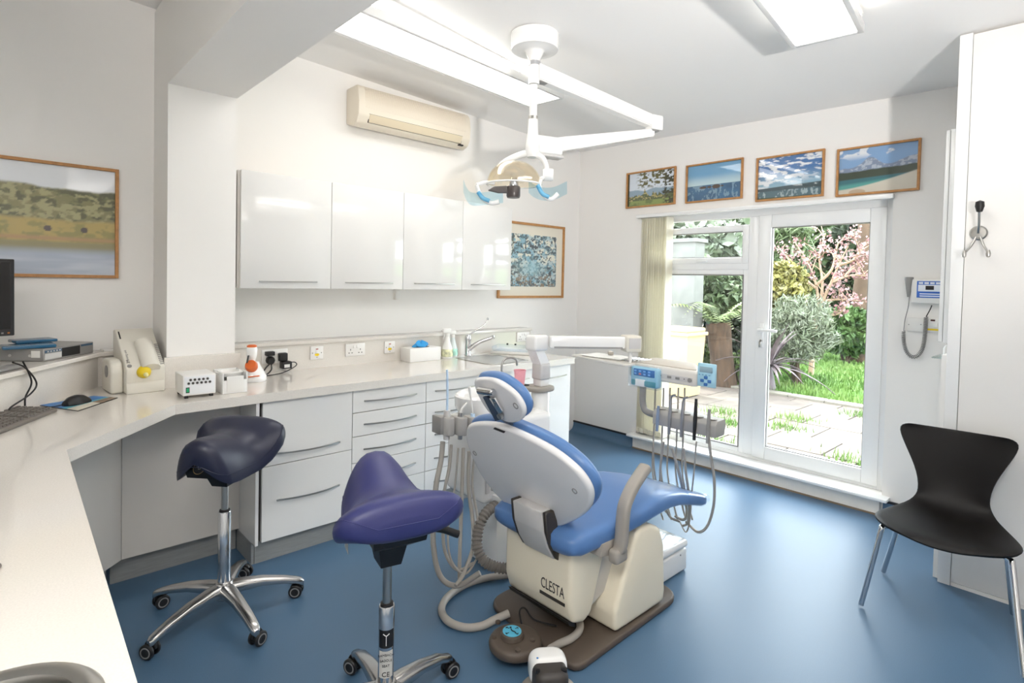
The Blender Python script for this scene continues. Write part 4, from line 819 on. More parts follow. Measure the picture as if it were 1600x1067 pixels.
    if badge:
        q = M @ Vector((.176, 0, zs_+.052)); nn = M.to_3x3() @ Vector((1, 0, -.10))
        MB().lathe([(.026, 0), (.028, 0), (.028, .003), (.026, .003)], q, 28, nn, 1.15, .75).build('badge_ring', mat('gold_print', '#A8895A', .4, .6), e)
        MB().lathe([(0, 0), (.026, 0), (.026, .0015), (0, .0015)], q, 28, nn, 1.15, .75).build('badge', BLACK, e); xx = M.to_3x3() @ Vector((0, 1, 0)); uu = Vector(nn).cross(xx)
        text('badge_print', 'B', .022, frameM(q+Vector(nn)*.002, xx, uu if uu.z > 0 else -uu), STEEL, e)
    if decal:
        to_cam = Vector((-cx, -cy, 0)).normalized(); rt = Vector((-to_cam.y, to_cam.x, 0)); Rd = .0266
        def wrap(name, m, z0, z1, a0=-60, a1=60, rr_=Rd):
            mb = MB(); rows = []
            for z in (z0, z1): rows.append([Vector((cx, cy, z))+(to_cam*math.cos(math.radians(a))+rt*math.sin(math.radians(a)))*rr_ for a in np.linspace(a0, a1, 13)])
            mb.grid(rows); return mb.build(name, m, e)
        wrap('decal', BLACK, ztube-.135, ztube-.075); wrap('decal_band', mat('pale_label', '#C9C7C2', .4), ztube-.235, ztube-.145, -55, 55, .0264)
        for i, s in enumerate(('BAMBACH', 'SADDLE', 'SEAT')): text('decal_print', s, .011, frameM(Vector((cx, cy, ztube-.157-.018*i))+to_cam*.0275, rt, UP), BLACK, e)
        text('decal_print', 'CE', .022, frameM(Vector((cx, cy, ztube-.222))+to_cam*.0275, rt, UP), BLACK, e)
        MB().tube([Vector((cx, cy, ztube-.085))+to_cam*.0275+rt*-.010, Vector((cx, cy, ztube-.092))+to_cam*.0275, Vector((cx, cy, ztube-.085))+to_cam*.0275+rt*.010], .0015, 6).tube([Vector((cx, cy, ztube-.093))+to_cam*.0275, Vector((cx, cy, ztube-.125))+to_cam*.0275], .0012, 6).build('decal_print', WPL, e)
    return e
z1_ = zat(350, 798, .754, 2.637); stool('dark navy saddle stool in the knee space on a five-star chrome base', .754, 2.637, 131, 222, NAVY, z1_, .62, .66, .075, badge=True, tilt=13)
z2_ = zat(622, 942, .97, 1.625); stool('indigo blue saddle stool in the foreground cut by the bottom edge', .97, 1.625, 9, 77, INDIGO, z2_, .62, .68, .122, R=.295, decal=True)
# torn strip of the lining hanging from the near stool
o = MB().tube([(.84, 1.66, .668), (.838, 1.658, .64), (.843, 1.655, .61)], [.004, .006, .001], 8).build('loose_strap', LGREY); o.parent = [x for x in bpy.data.objects if x.name == 'saddle_stool.001'][0]; o.location = -o.parent.location

# ============================================================ BLACK CHAIR
CH_ = thing('shell_chair', 'black waisted shell chair on chrome legs in front of the tall cupboard', 'chair', (3.22, .50, 0))
fw_ = Vector((-1, -.07, 0)).normalized(); lt_ = Vector((-fw_.y, fw_.x, 0)); c0 = Vector((3.235, .492, 0))
def CP(u, v, z): return c0+fw_*u+lt_*v+UPV*z
rows = [(.272, .125, .405), (.262, .180, .412), (.235, .232, .420), (.19, .262, .424), (.12, .262, .424), (.04, .238, .422), (-.05, .202, .425), (-.12, .164, .438), (-.165, .144, .465), (-.192, .137, .51), (-.205, .140, .56), (-.215, .158, .62), (-.225, .186, .68), (-.236, .215, .74), (-.245, .232, .785), (-.25, .225, .812), (-.252, .19, .822)]
def shell(off):
    out = []
    for i, (u, hw, z) in enumerate(rows):
        a = rows[max(i-1, 0)]; b = rows[min(i+1, len(rows)-1)]; t = Vector((b[0]-a[0], 0, b[2]-a[2])).normalized(); nn = Vector((t.z, 0, -t.x)); nn = nn if nn.z+nn.x > 0 else -nn
        back = 1 if z > .5 else 0; row = []
        for q in np.linspace(-1, 1, 17):
            lift = (.018*abs(q)**2.2 if not back else 0); wrap_ = (.035*abs(q)**2 if back else 0); top = (-.006*(1-q*q) if i >= len(rows)-2 else 0)
            row.append(CP(u+wrap_+nn.x*off, hw*q, z+lift*(.6 if u > .2 else 1)+nn.z*off-(0.012*(1-q*q) if i == 0 else 0)+top))
        out.append(row)
    return out
A_, B_ = shell(.007), shell(-.007)
mb = MB(); bm = mb.bm; va = [[bm.verts.new(p) for p in r] for r in A_]; vb = [[bm.verts.new(p) for p in r] for r in B_]; nr, nc = len(va), len(va[0])
for i in range(nr-1):
    for k in range(nc-1): bm.faces.new((va[i][k], va[i][k+1], va[i+1][k+1], va[i+1][k])); bm.faces.new((vb[i][k], vb[i+1][k], vb[i+1][k+1], vb[i][k+1]))
    bm.faces.new((va[i][0], va[i+1][0], vb[i+1][0], vb[i][0])); bm.faces.new((va[i][-1], vb[i][-1], vb[i+1][-1], va[i+1][-1]))
for k in range(nc-1): bm.faces.new((va[0][k], vb[0][k], vb[0][k+1], va[0][k+1])); bm.faces.new((va[-1][k], va[-1][k+1], vb[-1][k+1], vb[-1][k]))
so = mb.build('shell', mat('black_leatherette', '#100D0C', .42, bump=.25, bscale=500, spec=.25), CH_, ang=60)
md = so.modifiers.new('s', 'SUBSURF'); md.levels = 1; md.render_levels = 1
for px, py, u, v in ((1345, 947, .17, -.222), (1380, 895, -.13, -.19), (1583, 962, -.13, .19), (1601, 1062, .17, .222)):
    ft = onz(px, py, .004); kn_ = CP(u*1.12, v*1.03, .378)
    MB().tube([CP(u*.2, v*.25, .398), CP(u*.7, v*.75, .400), CP(u*1.02, v*.99, .397), kn_, Vector(ft)*.45+kn_*.55, Vector((ft[0], ft[1], .012))], .012, 12).build('leg', CHROME, CH_)
MB().lathe([(0, 0), (.085, 0), (.085, .012), (0, .014)], CP(0, 0, .395), 24).build('mounting_disc', BLACK, CH_)

# ============================================================ DENTAL CHAIR
DC = thing('dental_chair', 'blue reclining dental chair with white back shell and cream base', 'dental chair', (2.0, 1.62, 0))
def P4(*a): return [onz(x, y, .028)[:2] for x, y in a]
bp_ = P4((772, 948), (900, 1046), (921, 1042), (1039, 944), (1041, 925))
base = []
q00, q10, q11 = np.array(bp_[0]), np.array(bp_[1]), np.array(bp_[3]); far = q00+(q11-q10)
def rpoly(P, r, n=5):
    out = []
    for i in range(len(P)):
        a, b, c = np.array(P[i-1]), np.array(P[i]), np.array(P[(i+1) % len(P)]); ra = min(r[i], np.linalg.norm(a-b)/2.1, np.linalg.norm(c-b)/2.1)
        p, q = b+(a-b)/np.linalg.norm(a-b)*ra, b+(c-b)/np.linalg.norm(c-b)*ra
        for k in range(n+1): t = k/n; out.append(tuple((1-t)**2*p+2*t*(1-t)*b+t*t*q))
    return out
bo = rpoly([q00+(q00-q10)*.12, q10, q11+np.array([.14, .0]), far+np.array([.14, 0])+(q00-q10)*.12], [.10, .06, .10, .10])
MB().pillow(bo, (0, 0, .001), (1, 0, 0), (0, 1, 0), (0, 0, 1), .030, .4).build('base_plate', BASEB, DC)
# rear lift housing
YL0, YL1 = 1.435, 1.83
prof = [(1.715, .46), (1.690, .40), (1.690, .20), (1.715, .125), (1.78, .105), (1.83, .13), (1.93, .42), (1.90, .455)]
MB().prism([(x, YL0, z) for x, z in prof], (0, 0, 0), (0, YL1-YL0, 0), .030, 4).build('rear_housing', CREAM, DC)
MB().prism([(x, YL0+.02, z) for x, z in ((1.74, .118), (1.70, .135), (1.71, .115), (1.745, .096))], (0, 0, 0), (0, YL1-YL0-.04, 0)).build('bumper_strip', BLACK, DC)
MB().prism([(x, 1.455, z) for x, z in ((1.79, .12), (2.12, .235), (2.13, .42), (1.85, .44))], (0, 0, 0), (0, .36, 0), .01, 2).build('lift_body', mat('grey_white_panel', '#CFCAC2', .35), DC)
prof = [(1.905, .125), (1.912, .036), (2.00, .034), (2.285, .034), (2.292, .09), (2.275, .31), (2.235, .395), (2.16, .43), (2.075, .435), (2.04, .40)]
MB().prism([(x, 1.375, z) for x, z in prof], (0, 0, 0), (0, .47, 0), .022, 4).build('front_housing', CREAM, DC)
text('maker_lettering', 'CLESTA', .062, frameM((1.6885, 1.535, .245), (0, -1, 0), UP) @ Matrix.Scale(.62, 4, (1, 0, 0)), mat('print_brown', '#3A332D', .5), DC)
MB().box(1.6878, 1.6895, 1.465, 1.605, .196, .209).build('maker_bar', MATS['print_brown'], DC)
MB().box(1.72, 2.06, 1.46, 1.80, .42, .455, .012).build('seat_carrier', ARMG, DC)
# seat cushion
st = [(1.640, 1.630, .205, .500, .05), (1.655, 1.630, .235, .512, .09), (1.70, 1.630, .252, .525, .115), (1.85, 1.63, .257, .527, .118), (2.05, 1.622, .257, .538, .112), (2.20, 1.612, .248, .545, .105), (2.32, 1.595, .222, .538, .095), (2.44, 1.572, .190, .512, .085), (2.56, 1.552, .165, .475, .078), (2.66, 1.540, .150, .440, .072), (2.70, 1.536, .138, .424, .060), (2.715, 1.534, .115, .412, .035)]
def ringx(x, yc, hw, zt0_, th, g=0, e1=.45): return [(x, yc+(hw+g)*sup(a, .38), zt0_-th/2+(th/2+g)*sup(a-math.pi/2, .6)-.008*(1-abs(math.cos(a)))*(math.sin(a) > 0)) for a in np.linspace(0, 2*math.pi, 41)[:-1]]
xs_ = np.concatenate([[1.640, 1.646, 1.655, 1.67], np.linspace(1.70, 2.66, 22), [2.68, 2.70, 2.71, 2.715]])
cols = list(zip(*st)); fi = lambda x, k: float(np.interp(x, cols[0], cols[k]))
MB().loft([ringx(x, fi(x, 1), fi(x, 2), fi(x, 3), fi(x, 4)) for x in xs_]).build('seat_cushion', BLUE, DC, ang=60)
MB().loft([ringx(x, fi(x, 1), fi(x, 2), fi(x, 3), fi(x, 4), .004) for x in np.linspace(2.50, 2.712, 9)]+[ringx(2.735, 1.533, .135, .418, .05)]).build('footrest_cover', FILM, DC, ang=60)
# backrest
def plane_outline(pxs, P, ang):
    u = np.array([-math.sin(math.radians(ang)), 0, math.cos(math.radians(ang))]); n = np.cross(u, [0, 1, 0]); out = []
    for p in pxs: q = onp(p[0], p[1], P, n); out.append((q[1]-P[1], float(np.dot(q-np.array(P), u))))
    return out, u, -n
def dens(o, n=5): 
    P = [Vector((a, b, 0)) for a, b in o]; P = P+[P[0]]; q = smooth_path([P[-2]]+P+[P[1]], n); return [(v.x, v.y) for v in q[n:-n-1]]
def scaled(o, k, dy=0, dz=0): ca = sum(p[0] for p in o)/len(o); cb = sum(p[1] for p in o)/len(o); return [(ca+(a-ca)*k+dy, cb+(b-cb)*k+dz) for a, b in o]
shp = [(726, 678), (733, 664), (767.5, 663), (805.7, 676), (856.7, 702), (895, 731), (917, 757.6), (924, 780), (917, 800), (895, 816), (869.5, 825), (844, 820.5), (818.5, 807), (790, 789), (767.5, 766), (747, 737), (731, 702)]
PB = np.array([1.500, 1.63, .93])
ol, ub, nb = plane_outline(shp, PB, 24); ol = dens(ol)
MB().pillow(ol, PB, (0, 1, 0), ub, nb, .034, .55, 5, 0).build('back_shell', mat('shell_grey_white', '#EAE8E8', .22, coat=.4), DC, ang=50)
MB().pillow(scaled(ol, 1.015, 0, .006), PB+nb*.030, (0, 1, 0), ub, nb, .050, .5, 6, .010).build('back_cushion', BLUE, DC, ang=60)
for px, py in ((898, 767), (742, 708)):
    q = onp(px, py, PB-nb*.0, -nb); MB().lathe([(0, -.004), (.007, -.004), (.009, .002), (.012, .0025), (.0125, 0), (.0125, -.006), (0, -.006)], q, 18, -nb).build('screw_cap', GREY, DC)
# headrest
hdp = [(739.4, 598), (748, 592), (774, 596), (802.5, 616), (817.5, 639.7), (815, 655.6), (799, 662), (780, 656), (763, 645), (747, 620.5)]
PH = np.array([1.44, 1.63, 1.05]); hl, uh, nh = plane_outline(hdp, PH, 25); hl = dens(hl)
HD = MB().pillow(hl, PH, (0, 1, 0), uh, nh, .026, .5, 5).build('headrest_shell', MATS['shell_grey_white'], DC, ang=50)
MB().pillow(scaled(hl, 1.03, -.002, .005), PH+nh*.022, (0, 1, 0), uh, nh, .042, .5, 6, .008).build('headrest_cushion', BLUE, HD, ang=60)
def hq(px, py, o=.012): return Vector(onp(px, py, PH-nh*o, nh))
q = hq(806, 634, .0); MB().lathe([(0, -.004), (.008, -.004), (.010, .002), (.0135, .002), (.0135, -.004), (0, -.006)], q, 18, -nh).build('screw_cap', GREY, HD)
br = MB(); br.cyl(hq(749, 610, .018), hq(770, 613, .018), .015, seg=20).cyl(hq(770, 613, .018), hq(772, 613.5, .018), .011, seg=20); br.build('pivot_barrel', CHROME, HD)
MB().prism([hq(757, 618, .006), hq(764, 617, .006), hq(786, 653, .006), hq(777, 656, .006)], (0, 0, 0), -Vector(tuple(nh))*.012, .002, 1).build('link_arm', mat('slate_link', '#3C4A60', .35, .3), HD)
MB().prism([hq(767, 619, .004), hq(776, 619, .004), hq(789, 641, .004), hq(783, 645, .004)], (0, 0, 0), -Vector(tuple(nh))*.014, .004, 2).build('link_plate', CHROME, HD)
MB().lathe([(0, 0), (.013, 0), (.013, .012), (0, .014)], hq(783, 649, .006), 20, -nh).build('pivot_knob', STEEL, HD)
a_, b_ = hq(782, 652, -.01), Vector(PB+nb*.03)+Vector((-.02, -.0, .0)); tgt = Vector(onp(790, 668, PB, nb))+Vector(tuple(nb))*.02
dv_ = Vector((0, .02, 0)); MB().prism([a_-dv_, a_+dv_, tgt+dv_, tgt-dv_], (0, 0, 0), Vector(tuple(nh))*.010, .002, 1).build('headrest_stem', MATS['slate_link'], DC)
mm_ = [onp(*p, PB-nb*.001, nb) for p in ((773, 667.5), (790, 674), (787.5, 676.5), (771, 670))]; MB().prism([Vector(tuple(p)) for p in mm_], (0, 0, 0), -Vector(tuple(nb))*.0015).build('stem_slot', DARK, DC)
# back hinge band
hb = [(1.600, .585), (1.612, .50), (1.640, .43), (1.676, .375), (1.690, .365), (1.712, .45), (1.68, .50), (1.66, .585)]
MB().prism([(x, 1.525, z) for x, z in hb], (0, 0, 0), (0, .165, 0), .005, 2).build('hinge_band', LGREY, DC)
for y in (1.505, 1.692): MB().prism([(x+.006, y, z) for x, z in hb], (0, 0, 0), (0, .018, 0), .003, 1).build('hinge_cheek', mat('dark_brown_plastic', '#3B342E', .45), DC)
# arm rest on the near side
ar = [Vector((1.872, 1.345, .405)), Vector((1.880, 1.337, .45)), Vector((1.885, 1.335, .55)), Vector((1.897, 1.335, .60)), Vector((1.945, 1.337, .655)), Vector((2.02, 1.34, .705)), Vector((2.05, 1.34, .722))]
mb = MB(); P_ = smooth_path(ar, 6); rings = []
for i, p in enumerate(P_):
    t = (P_[min(i+1, len(P_)-1)]-P_[max(i-1, 0)]).normalized(); lat = Vector((0, 1, 0)); nn = t.cross(lat).normalized(); k = .82 if i in (0, len(P_)-1) else 1
    rings.append([p+lat*.027*k*sup(a, .6)+nn*.020*k*sup(a-math.pi/2, .6) for a in np.linspace(0, 2*math.pi, 21)[:-1]])
mb.loft(rings).build('armrest', ARMG, DC, ang=60)
MB().box(1.835, 1.915, 1.322, 1.372, .365, .425, .016, 3).build('armrest_socket', ARMG, DC); MB().prism([(1.79, 1.37, .40), (1.80, 1.37, .45), (1.93, 1.37, .45), (1.93, 1.37, .375)], (0, 0, 0), (0, .09, 0), .004).build('armrest_bracket', ARMG, DC)
# floor box
FB = thing('floor_box', 'white junction box under a clear cover on the floor beyond the chair', 'box', (2.50, 1.68, 0))
MB().box(2.335, 2.69, 1.492, 1.86, .003, .120, .014, 3).build('lower_case', WGL, FB); MB().box(2.330, 2.695, 1.487, 1.865, .122, .165, .020, 3).build('lid', WGL, FB)
mb = MB(); rows_ = []
for i in range(15): rows_.append([(2.34+.345*k/14, 1.50+.35*i/14, .1665+.014*fbm(np.array([k/14.]), np.array([i/14.]), 5, 2, 4)[0]*min(1, k/2, (14-k)/2)*min(1, i/2, (14-i)/2)) for k in range(15)])
mb.grid(rows_).build('clear_cover', FILM, FB)
for x, z in ((2.45, .10), (2.62, .10), (2.66, .145)): MB().cyl((x, 1.4925, z), (x, 1.489, z), .004, seg=10).build('screw', GREY, FB)

# ------------------------------------------------------------ foot controls and floor hoses
FC = thing('foot_control', 'round dark foot control with a turquoise chair symbol on the floor', 'foot control', (1.53, 1.66, 0))
fc = onz(803, 1000, .04); fcx, fcy = fc[0], fc[1]
fo = [(float(onz(805, 1002, .06)[0])+.106*math.cos(a), float(onz(805, 1002, .06)[1])+.106*math.sin(a)) for a in np.linspace(0, 2*math.pi, 41)[:-1]]
MB().pillow(fo, (0, 0, .0325), (1, 0, 0), (0, 1, 0), (0, 0, 1), .045, .45).build('housing', BASEB, FC, ang=50)
dc = onz(800, 989, .092); MB().lathe([(0, 0), (.046, 0), (.048, .003), (.044, .018), (.038, .022), (0, .022)], (dc[0], dc[1], .0775), 36).build('joystick_rim', BASEB, FC)
ds = MB().lathe([(0, 0), (.0375, 0), (.0375, .002), (0, .002)], (dc[0], dc[1], .0995), 36).build('joystick_disc', TURQ, FC)
cdir = Vector((-dc[0], -dc[1], 0)).normalized(); rt = Vector((-cdir.y, cdir.x, 0)); fwd_ = -cdir; zz = .1022
def dp(a, b): return Vector((dc[0], dc[1], zz))+rt*a+fwd_*b
mb = MB(); mb.tube([dp(-.004, .012), dp(0, 0), dp(.010, -.006), dp(.016, -.016)], .0022, 6); mb.lathe([(0, 0), (.004, 0), (.004, .002), (0, .002)], dp(-.006, .020), 10)
for sx, sy in ((1, 1), (-1, 1), (1, -1), (-1, -1)): mb.tube([dp(sx*.012, sy*.014), dp(sx*.024, sy*.020)], .0012, 5, smooth=False); mb.tube([dp(sx*.018, sy*.023), dp(sx*.025, sy*.0205), dp(sx*.024, sy*.013)], .0012, 5, smooth=False)
mb.build('symbol_print', BLACK, ds)
for px, py in ((778, 972), (772, 995), (832, 1000), (809, 1016)): q = onz(px, py, .08); MB().lathe([(0, 0), (.011, 0), (.010, .008), (0, .010)], (q[0], q[1], .077), 16).build('push_button', BASEB, FC)
MB().tube([onz(815, 975, .05), onz(812, 955, .09), onz(820, 950, .10), onz(835, 968, .06), onz(870, 978, .05)], .004, 8).build('cord', BLACK, FC)
F2 = thing('foot_pedal', 'white-topped dark foot pedal cut by the bottom edge of the photo', 'foot pedal', (1.49, 1.40, 0))
fp = onz(858, 1040, .10); fx, fy = float(fp[0]), float(fp[1]); M = Matrix.Translation((fx, fy, 0)) @ Matrix.Rotation(math.atan2(-fy, -fx)+math.radians(12), 4, 'Z')
MB().lathe([(0, 0), (.105, 0), (.108, .006), (.095, .016), (0, .02)], M @ Vector((.01, 0, .0025)), 40).build('base_disc', ARMG, F2)
def blk(name, m, prof_, hw, r): return MB().prism([M @ Vector((x, -hw, z)) for x, z in prof_], (0, 0, 0), M.to_3x3() @ Vector((0, 2*hw, 0)), r, 3).build(name, m, F2, ang=50)
mx3 = M.to_3x3(); ex_, ey_ = mx3 @ Vector((1, 0, 0)), mx3 @ Vector((0, 1, 0)); o3 = M @ Vector((0, 0, .018))
MB().pillow(rpoly([(-.070, -.066), (.080, -.060), (.080, .060), (-.070, .066)], [.05, .035, .035, .05], 7), o3, ex_, ey_, (0, 0, 1), .098, .3, 5).build('body', mat('charcoal_plastic', '#37322F', .5), F2, ang=60)
cv_ = rpoly([(-.080, -.072), (.020, -.070), (-.004, 0), (.020, .070), (-.080, .072)], [.055, .02, .06, .02, .055], 7)
MB().pillow(rpoly([(-.080, -.072), (.012, -.070), (.012, .070), (-.080, .072)], [.055, .03, .03, .055], 7), o3+Vector((0, 0, .004)), ex_, ey_, (0, 0, 1), .108, .35, 6).build('top_cover', WGL, F2, ang=60)
MB().lathe([(0, 0), (.012, 0), (.012, .010), (0, .013)], M @ Vector((.045, .045, .108)), 18).build('knob', BLACK, F2); MB().lathe([(0, 0), (.008, 0), (.008, .014), (0, .016)], M @ Vector((.045, -.050, .108)), 14).build('knob', BLACK, F2)
MB().lathe([(0, 0), (.004, 0), (.004, .001), (0, .001)], M @ Vector((.005, -.045, .1345)), 10).build('blue_dot', mat('dot_blue', '#2E7CC0', .4), F2); MB().box(.078, .088, -.03, .03, .04, .07, .003, M=M).build('pedal_lip', BLACK, F2)
def hose(name, label, pts, r, z=None, m=HOSE, seg=12):
    P3 = [onz(px, py, zz_) if True else 0 for px, py, zz_ in pts]; return tag(MB().tube(P3, r, seg, 8).build(name, m), label, 'hose')
hose('floor_hose', 'thick grey hose looping over the floor left of the chair base', [(795, 898, .02), (760, 903, .02), (728, 913, .02), (700, 932, .02), (690, 952, .02), (700, 970, .02), (725, 980, .02), (752, 978, .02), (773, 968, .035), (795, 958, .05)], .0165)
hose('floor_hose', 'short grey hose from the chair base to the foot pedal', [(901, 958, .07), (906, 972, .05), (905, 985, .048), (893, 997, .048), (874, 1006, .048), (860, 1014, .08)], .0155)
# ============================================================ CUSPIDOR UNIT
CU = thing('cuspidor_unit', 'white cuspidor unit with bowl, post and assistant holder behind the chair back', 'dental unit', (2.0, 2.22, 0))
MB().box(1.76, 2.24, 2.06, 2.38, .40, .80, .03, 3).build('body', WGL, CU); MB().box(1.90, 2.12, 2.12, 2.34, .003, .40, .02, 2).build('pedestal', WGL, CU)
MB().lathe([(0, .800), (.13, .800), (.195, .815), (.215, .85), (.218, .905), (.208, .912), (.198, .905), (.185, .86), (.11, .825), (0, .82)], (1.95, 2.23, 0), 48, None, 1, .78).build('bowl', WGL, CU)
MB().box(1.765, 1.79, 2.052, 2.062, .46, .60, .003).build('service_panel', LGREY, CU); MB().box(1.80, 1.86, 2.048, 2.062, .47, .58, .003).build('service_panel', LGREY, CU)
sp = [ony(px, py, 2.26) for px, py in ((784, 592), (784, 572), (788, 562), (797, 559), (806, 562), (808, 571))]; MB().tube([(sp[0][0], 2.26, .86)]+[tuple(s) for s in sp], .0058, 10).build('cup_filler', STEEL, CU)
pX, pY = 2.284, 2.20
MB().lathe([(0, .25), (.052, .25), (.052, .875), (.046, .885), (0, .885)], (pX, pY, 0), 36).build('post', WGL, CU)
MB().pillow(rpoly([(pX-.12, pY+.105), (pX-.06, pY-.065), (pX+.075, pY-.06), (pX+.06, pY+.07)], [.05, .05, .05, .05]), (0, 0, .885), (1, 0, 0), (0, 1, 0), (0, 0, 1), .028, .4).build('cup_holder', ARMG, CU)
MB().lathe([(0, 0), (.030, 0), (.032, .002), (0, .002)], (pX-.070, pY+.065, .9132), 24).build('cup_recess', DARK, CU)
cp = thing('paper_cup', 'pink plastic cup standing on the cuspidor', 'cup', (2.12, 2.27, .9)); cq = ony(812, 600, 2.27)
MB().lathe([(0, .898), (.040, .898), (.042, .905), (.040, .9125), (0, .9125)], (cq[0], 2.27, 0), 24).build('cup_stand', WGL, CU)
MB().lathe([(0, 0), (.026, 0), (.030, .045), (.029, .045), (.025, .002), (0, .002)], (cq[0], 2.27, .9135), 28).lathe([(.0302, .045), (.034, .085), (.0355, .086), (.0355, .089), (.033, .089), (.029, .046)], (cq[0], 2.27, .9135), 28).build('cup_body', mat('pink_cup', '#EFA9B4', .4), cp)
# post head: neck, slanted link, joint
MB().box(pX-.032, pX+.032, pY-.032, pY+.032, .913, .955, .006).build('neck', WGL, CU); MB().box(pX-.040, pX+.040, pY-.040, pY+.040, .950, 1.045, .012, 3).build('neck_cover', LGREY, CU)
jt = ony(843, 532, 2.20); jx, jz = float(jt[0])-.01, 1.165
mb = MB(); mb.loft([[(pX+dx*.036, pY+dy*.034, 1.035) for dx, dy in ((-1, -1), (1, -1), (1, 1), (-1, 1))], [(jx-.02+dx*.034, pY+dy*.034, 1.12) for dx, dy in ((-1, -1), (1, -1), (1, 1), (-1, 1))]]).build('slanted_link', WGL, CU)
MB().box(jx-.065, jx+.045, pY-.045, pY+.045, 1.115, 1.205, .018, 3).build('joint_block', WGL, CU)
# assistant holder
HG = mat('holder_grey', '#A8A5A1', .4)
ha, hb_ = Vector((1.495, 2.085, .795)), Vector((1.745, 2.045, .765)); ad = (hb_-ha).normalized(); an = Vector((ad.y, -ad.x, 0)).normalized()
AH = MB()
for i in range(3):
    a = ha+ad*(.01+i*.068); AH.prism([a+an*-.03, a+ad*.060+an*-.03, a+ad*.060+an*.035, a+ad*.045+an*.05, a+ad*.015+an*.05, a+an*.035], (0, 0, 0), (0, 0, .085), .008, 2)
AH.prism([ha+an*-.03+ad*.0, hb_+an*-.03, hb_+an*.01, ha+an*.01], (0, 0, 0), (0, 0, .06), .004); AH.build('assistant_holder', HG, CU)
MB().box(1.485, 1.510, 2.05, 2.12, .80, .88, .004).build('holder_end', GREY, CU)
MB().box(1.725, 1.80, 2.06, 2.12, .77, .83, .01).build('holder_arm', WGL, CU)
def tool(parent, name, base, top, r, m, tip=None):
    o = MB().tube([base, Vector(base).lerp(Vector(top), .5), top], r, 12).build(name, m, parent)
    if tip: MB().tube(tip[0], tip[1], 10).build(tip[3] if len(tip) > 3 else 'tip', tip[2], o)
    return o
b1 = ha+ad*.035+an*.02; BLT = mat('pale_blue_tube', '#BCD3EA', .35)
tool(CU, 'suction_handpiece', b1+UPV*-.02, b1+UPV*.115, [.014, .017, .015], LGREY, ([b1+UPV*.115, b1+UPV*.20, b1+UPV*.30-ad*.004], .0052, BLT))
b2 = ha+ad*.105+an*.02; tool(CU, 'suction_handpiece', b2+UPV*-.02, b2+UPV*.105, [.011, .014, .012], STEEL, ([b2+UPV*.105, b2+UPV*.125+ad*.01, b2+UPV*.15+ad*.035], .004, WPL))
b3 = ha+ad*.172+an*.02; tool(CU, 'air_syringe', b3+UPV*-.03, b3+UPV*.10, [.009, .012, .010], BLT, ([b3+UPV*.10, b3+UPV*.17-ad*.012, b3+UPV*.225-ad*.022], [.004, .004, .007], WPL))
def drop(parent, px_list, Ys, r, name='hose', m=HOSE):
    P3 = [ony(px, py, Y) for (px, py), Y in zip(px_list, Ys if hasattr(Ys, '__len__') else [Ys]*len(px_list))]; return MB().tube(P3, r, 10).build(name, m, parent)
drop(CU, ((692, 690), (689, 720), (682, 755), (679, 790), (677, 850), (688, 900), (715, 915), (750, 895)), (2.10, 2.1, 2.1, 2.1, 2.1, 2.08, 2.02, 1.95), .0125)
drop(CU, ((705, 695), (702, 730), (695, 765), (692, 800), (695, 860), (715, 890), (740, 880)), (2.09, 2.09, 2.09, 2.09, 2.08, 2.04, 1.98), .008)
drop(CU, ((716, 700), (713, 740), (708, 780), (700, 830), (705, 875), (728, 896), (752, 860)), (2.08, 2.08, 2.08, 2.07, 2.05, 2.0, 1.97), .005)
drop(CU, ((724, 700), (722, 760), (720, 820), (718, 880), (718, 905)), (2.07, 2.06, 2.05, 2.04, 2.03), .009)
drop(CU, ((733, 705), (732, 760), (738, 810), (740, 850), (725, 895), (712, 915)), (2.07, 2.06, 2.04, 2.02, 2.0, 1.98), .009)
drop(CU, ((741, 715), (738, 760), (745, 800), (748, 835), (744, 870)), (2.06, 2.04, 2.02, 2.0, 1.99), .006)
cw = [ony(px, py, Y) for px, py, Y in ((786, 788, 2.03), (770, 792, 2.02), (756, 806, 2.01), (747, 830, 2.0), (746, 856, 1.97), (757, 877, 1.93), (775, 886, 1.90), (796, 888, 1.86))]
P_ = smooth_path(cw, 16); mb = MB(); mb.tube(P_, [.026 if i % 4 < 2 else .0205 for i in range(len(P_))], 16, smooth=False); mb.build('corrugated_hose', mat('hose_dark_grey', '#77716B', .5), CU, ang=20)
q = ony(785, 780, 2.04); MB().box(q[0]-.05, q[0]+.05, 1.99, 2.07, q[2]-.03, q[2]+.03, .01).build('hose_coupling', WGL, CU)

# ============================================================ DELIVERY UNIT
DU = thing('delivery_unit', 'white delivery unit with tray, blue control panel and hanging handpieces', 'dental unit', (2.75, 1.75, .9))
e0 = Vector((jx, pY-.02, 1.165)); e1_ = onz(985, 538, 1.15); e1 = Vector((e1_[0], e1_[1], 1.16)); da = (e1-e0); da.z = 0; da.normalize(); na = Vector((-da.y, da.x, 0))
mb = MB(); mb.prism([e0+da*.05-na*.028+UPV*-.035, e1-da*.03-na*.028+UPV*-.035, e1-da*.03+na*.028+UPV*-.035, e0+da*.05+na*.028+UPV*-.035], (0, 0, 0), (0, 0, .07), .012, 3).build('support_arm', WGL, DU)
mb = MB(); mb.prism([e0+da*.07-na*.03+UPV*-.032, e1-da*.06-na*.03+UPV*-.032, e1-da*.06-na*.029+UPV*-.026, e0+da*.07-na*.029+UPV*-.026], (0, 0, 0), (0, 0, .003)).build('arm_groove', GREY, DU)
mb = MB(); mb.prism([e1-da*.045-na*.05+UPV*-.052, e1+da*.05-na*.05+UPV*-.052, e1+da*.05+na*.05+UPV*-.052, e1-da*.045+na*.05+UPV*-.052], (0, 0, 0), (0, 0, .095), .012, 3).build('arm_head', BEIGE, DU)
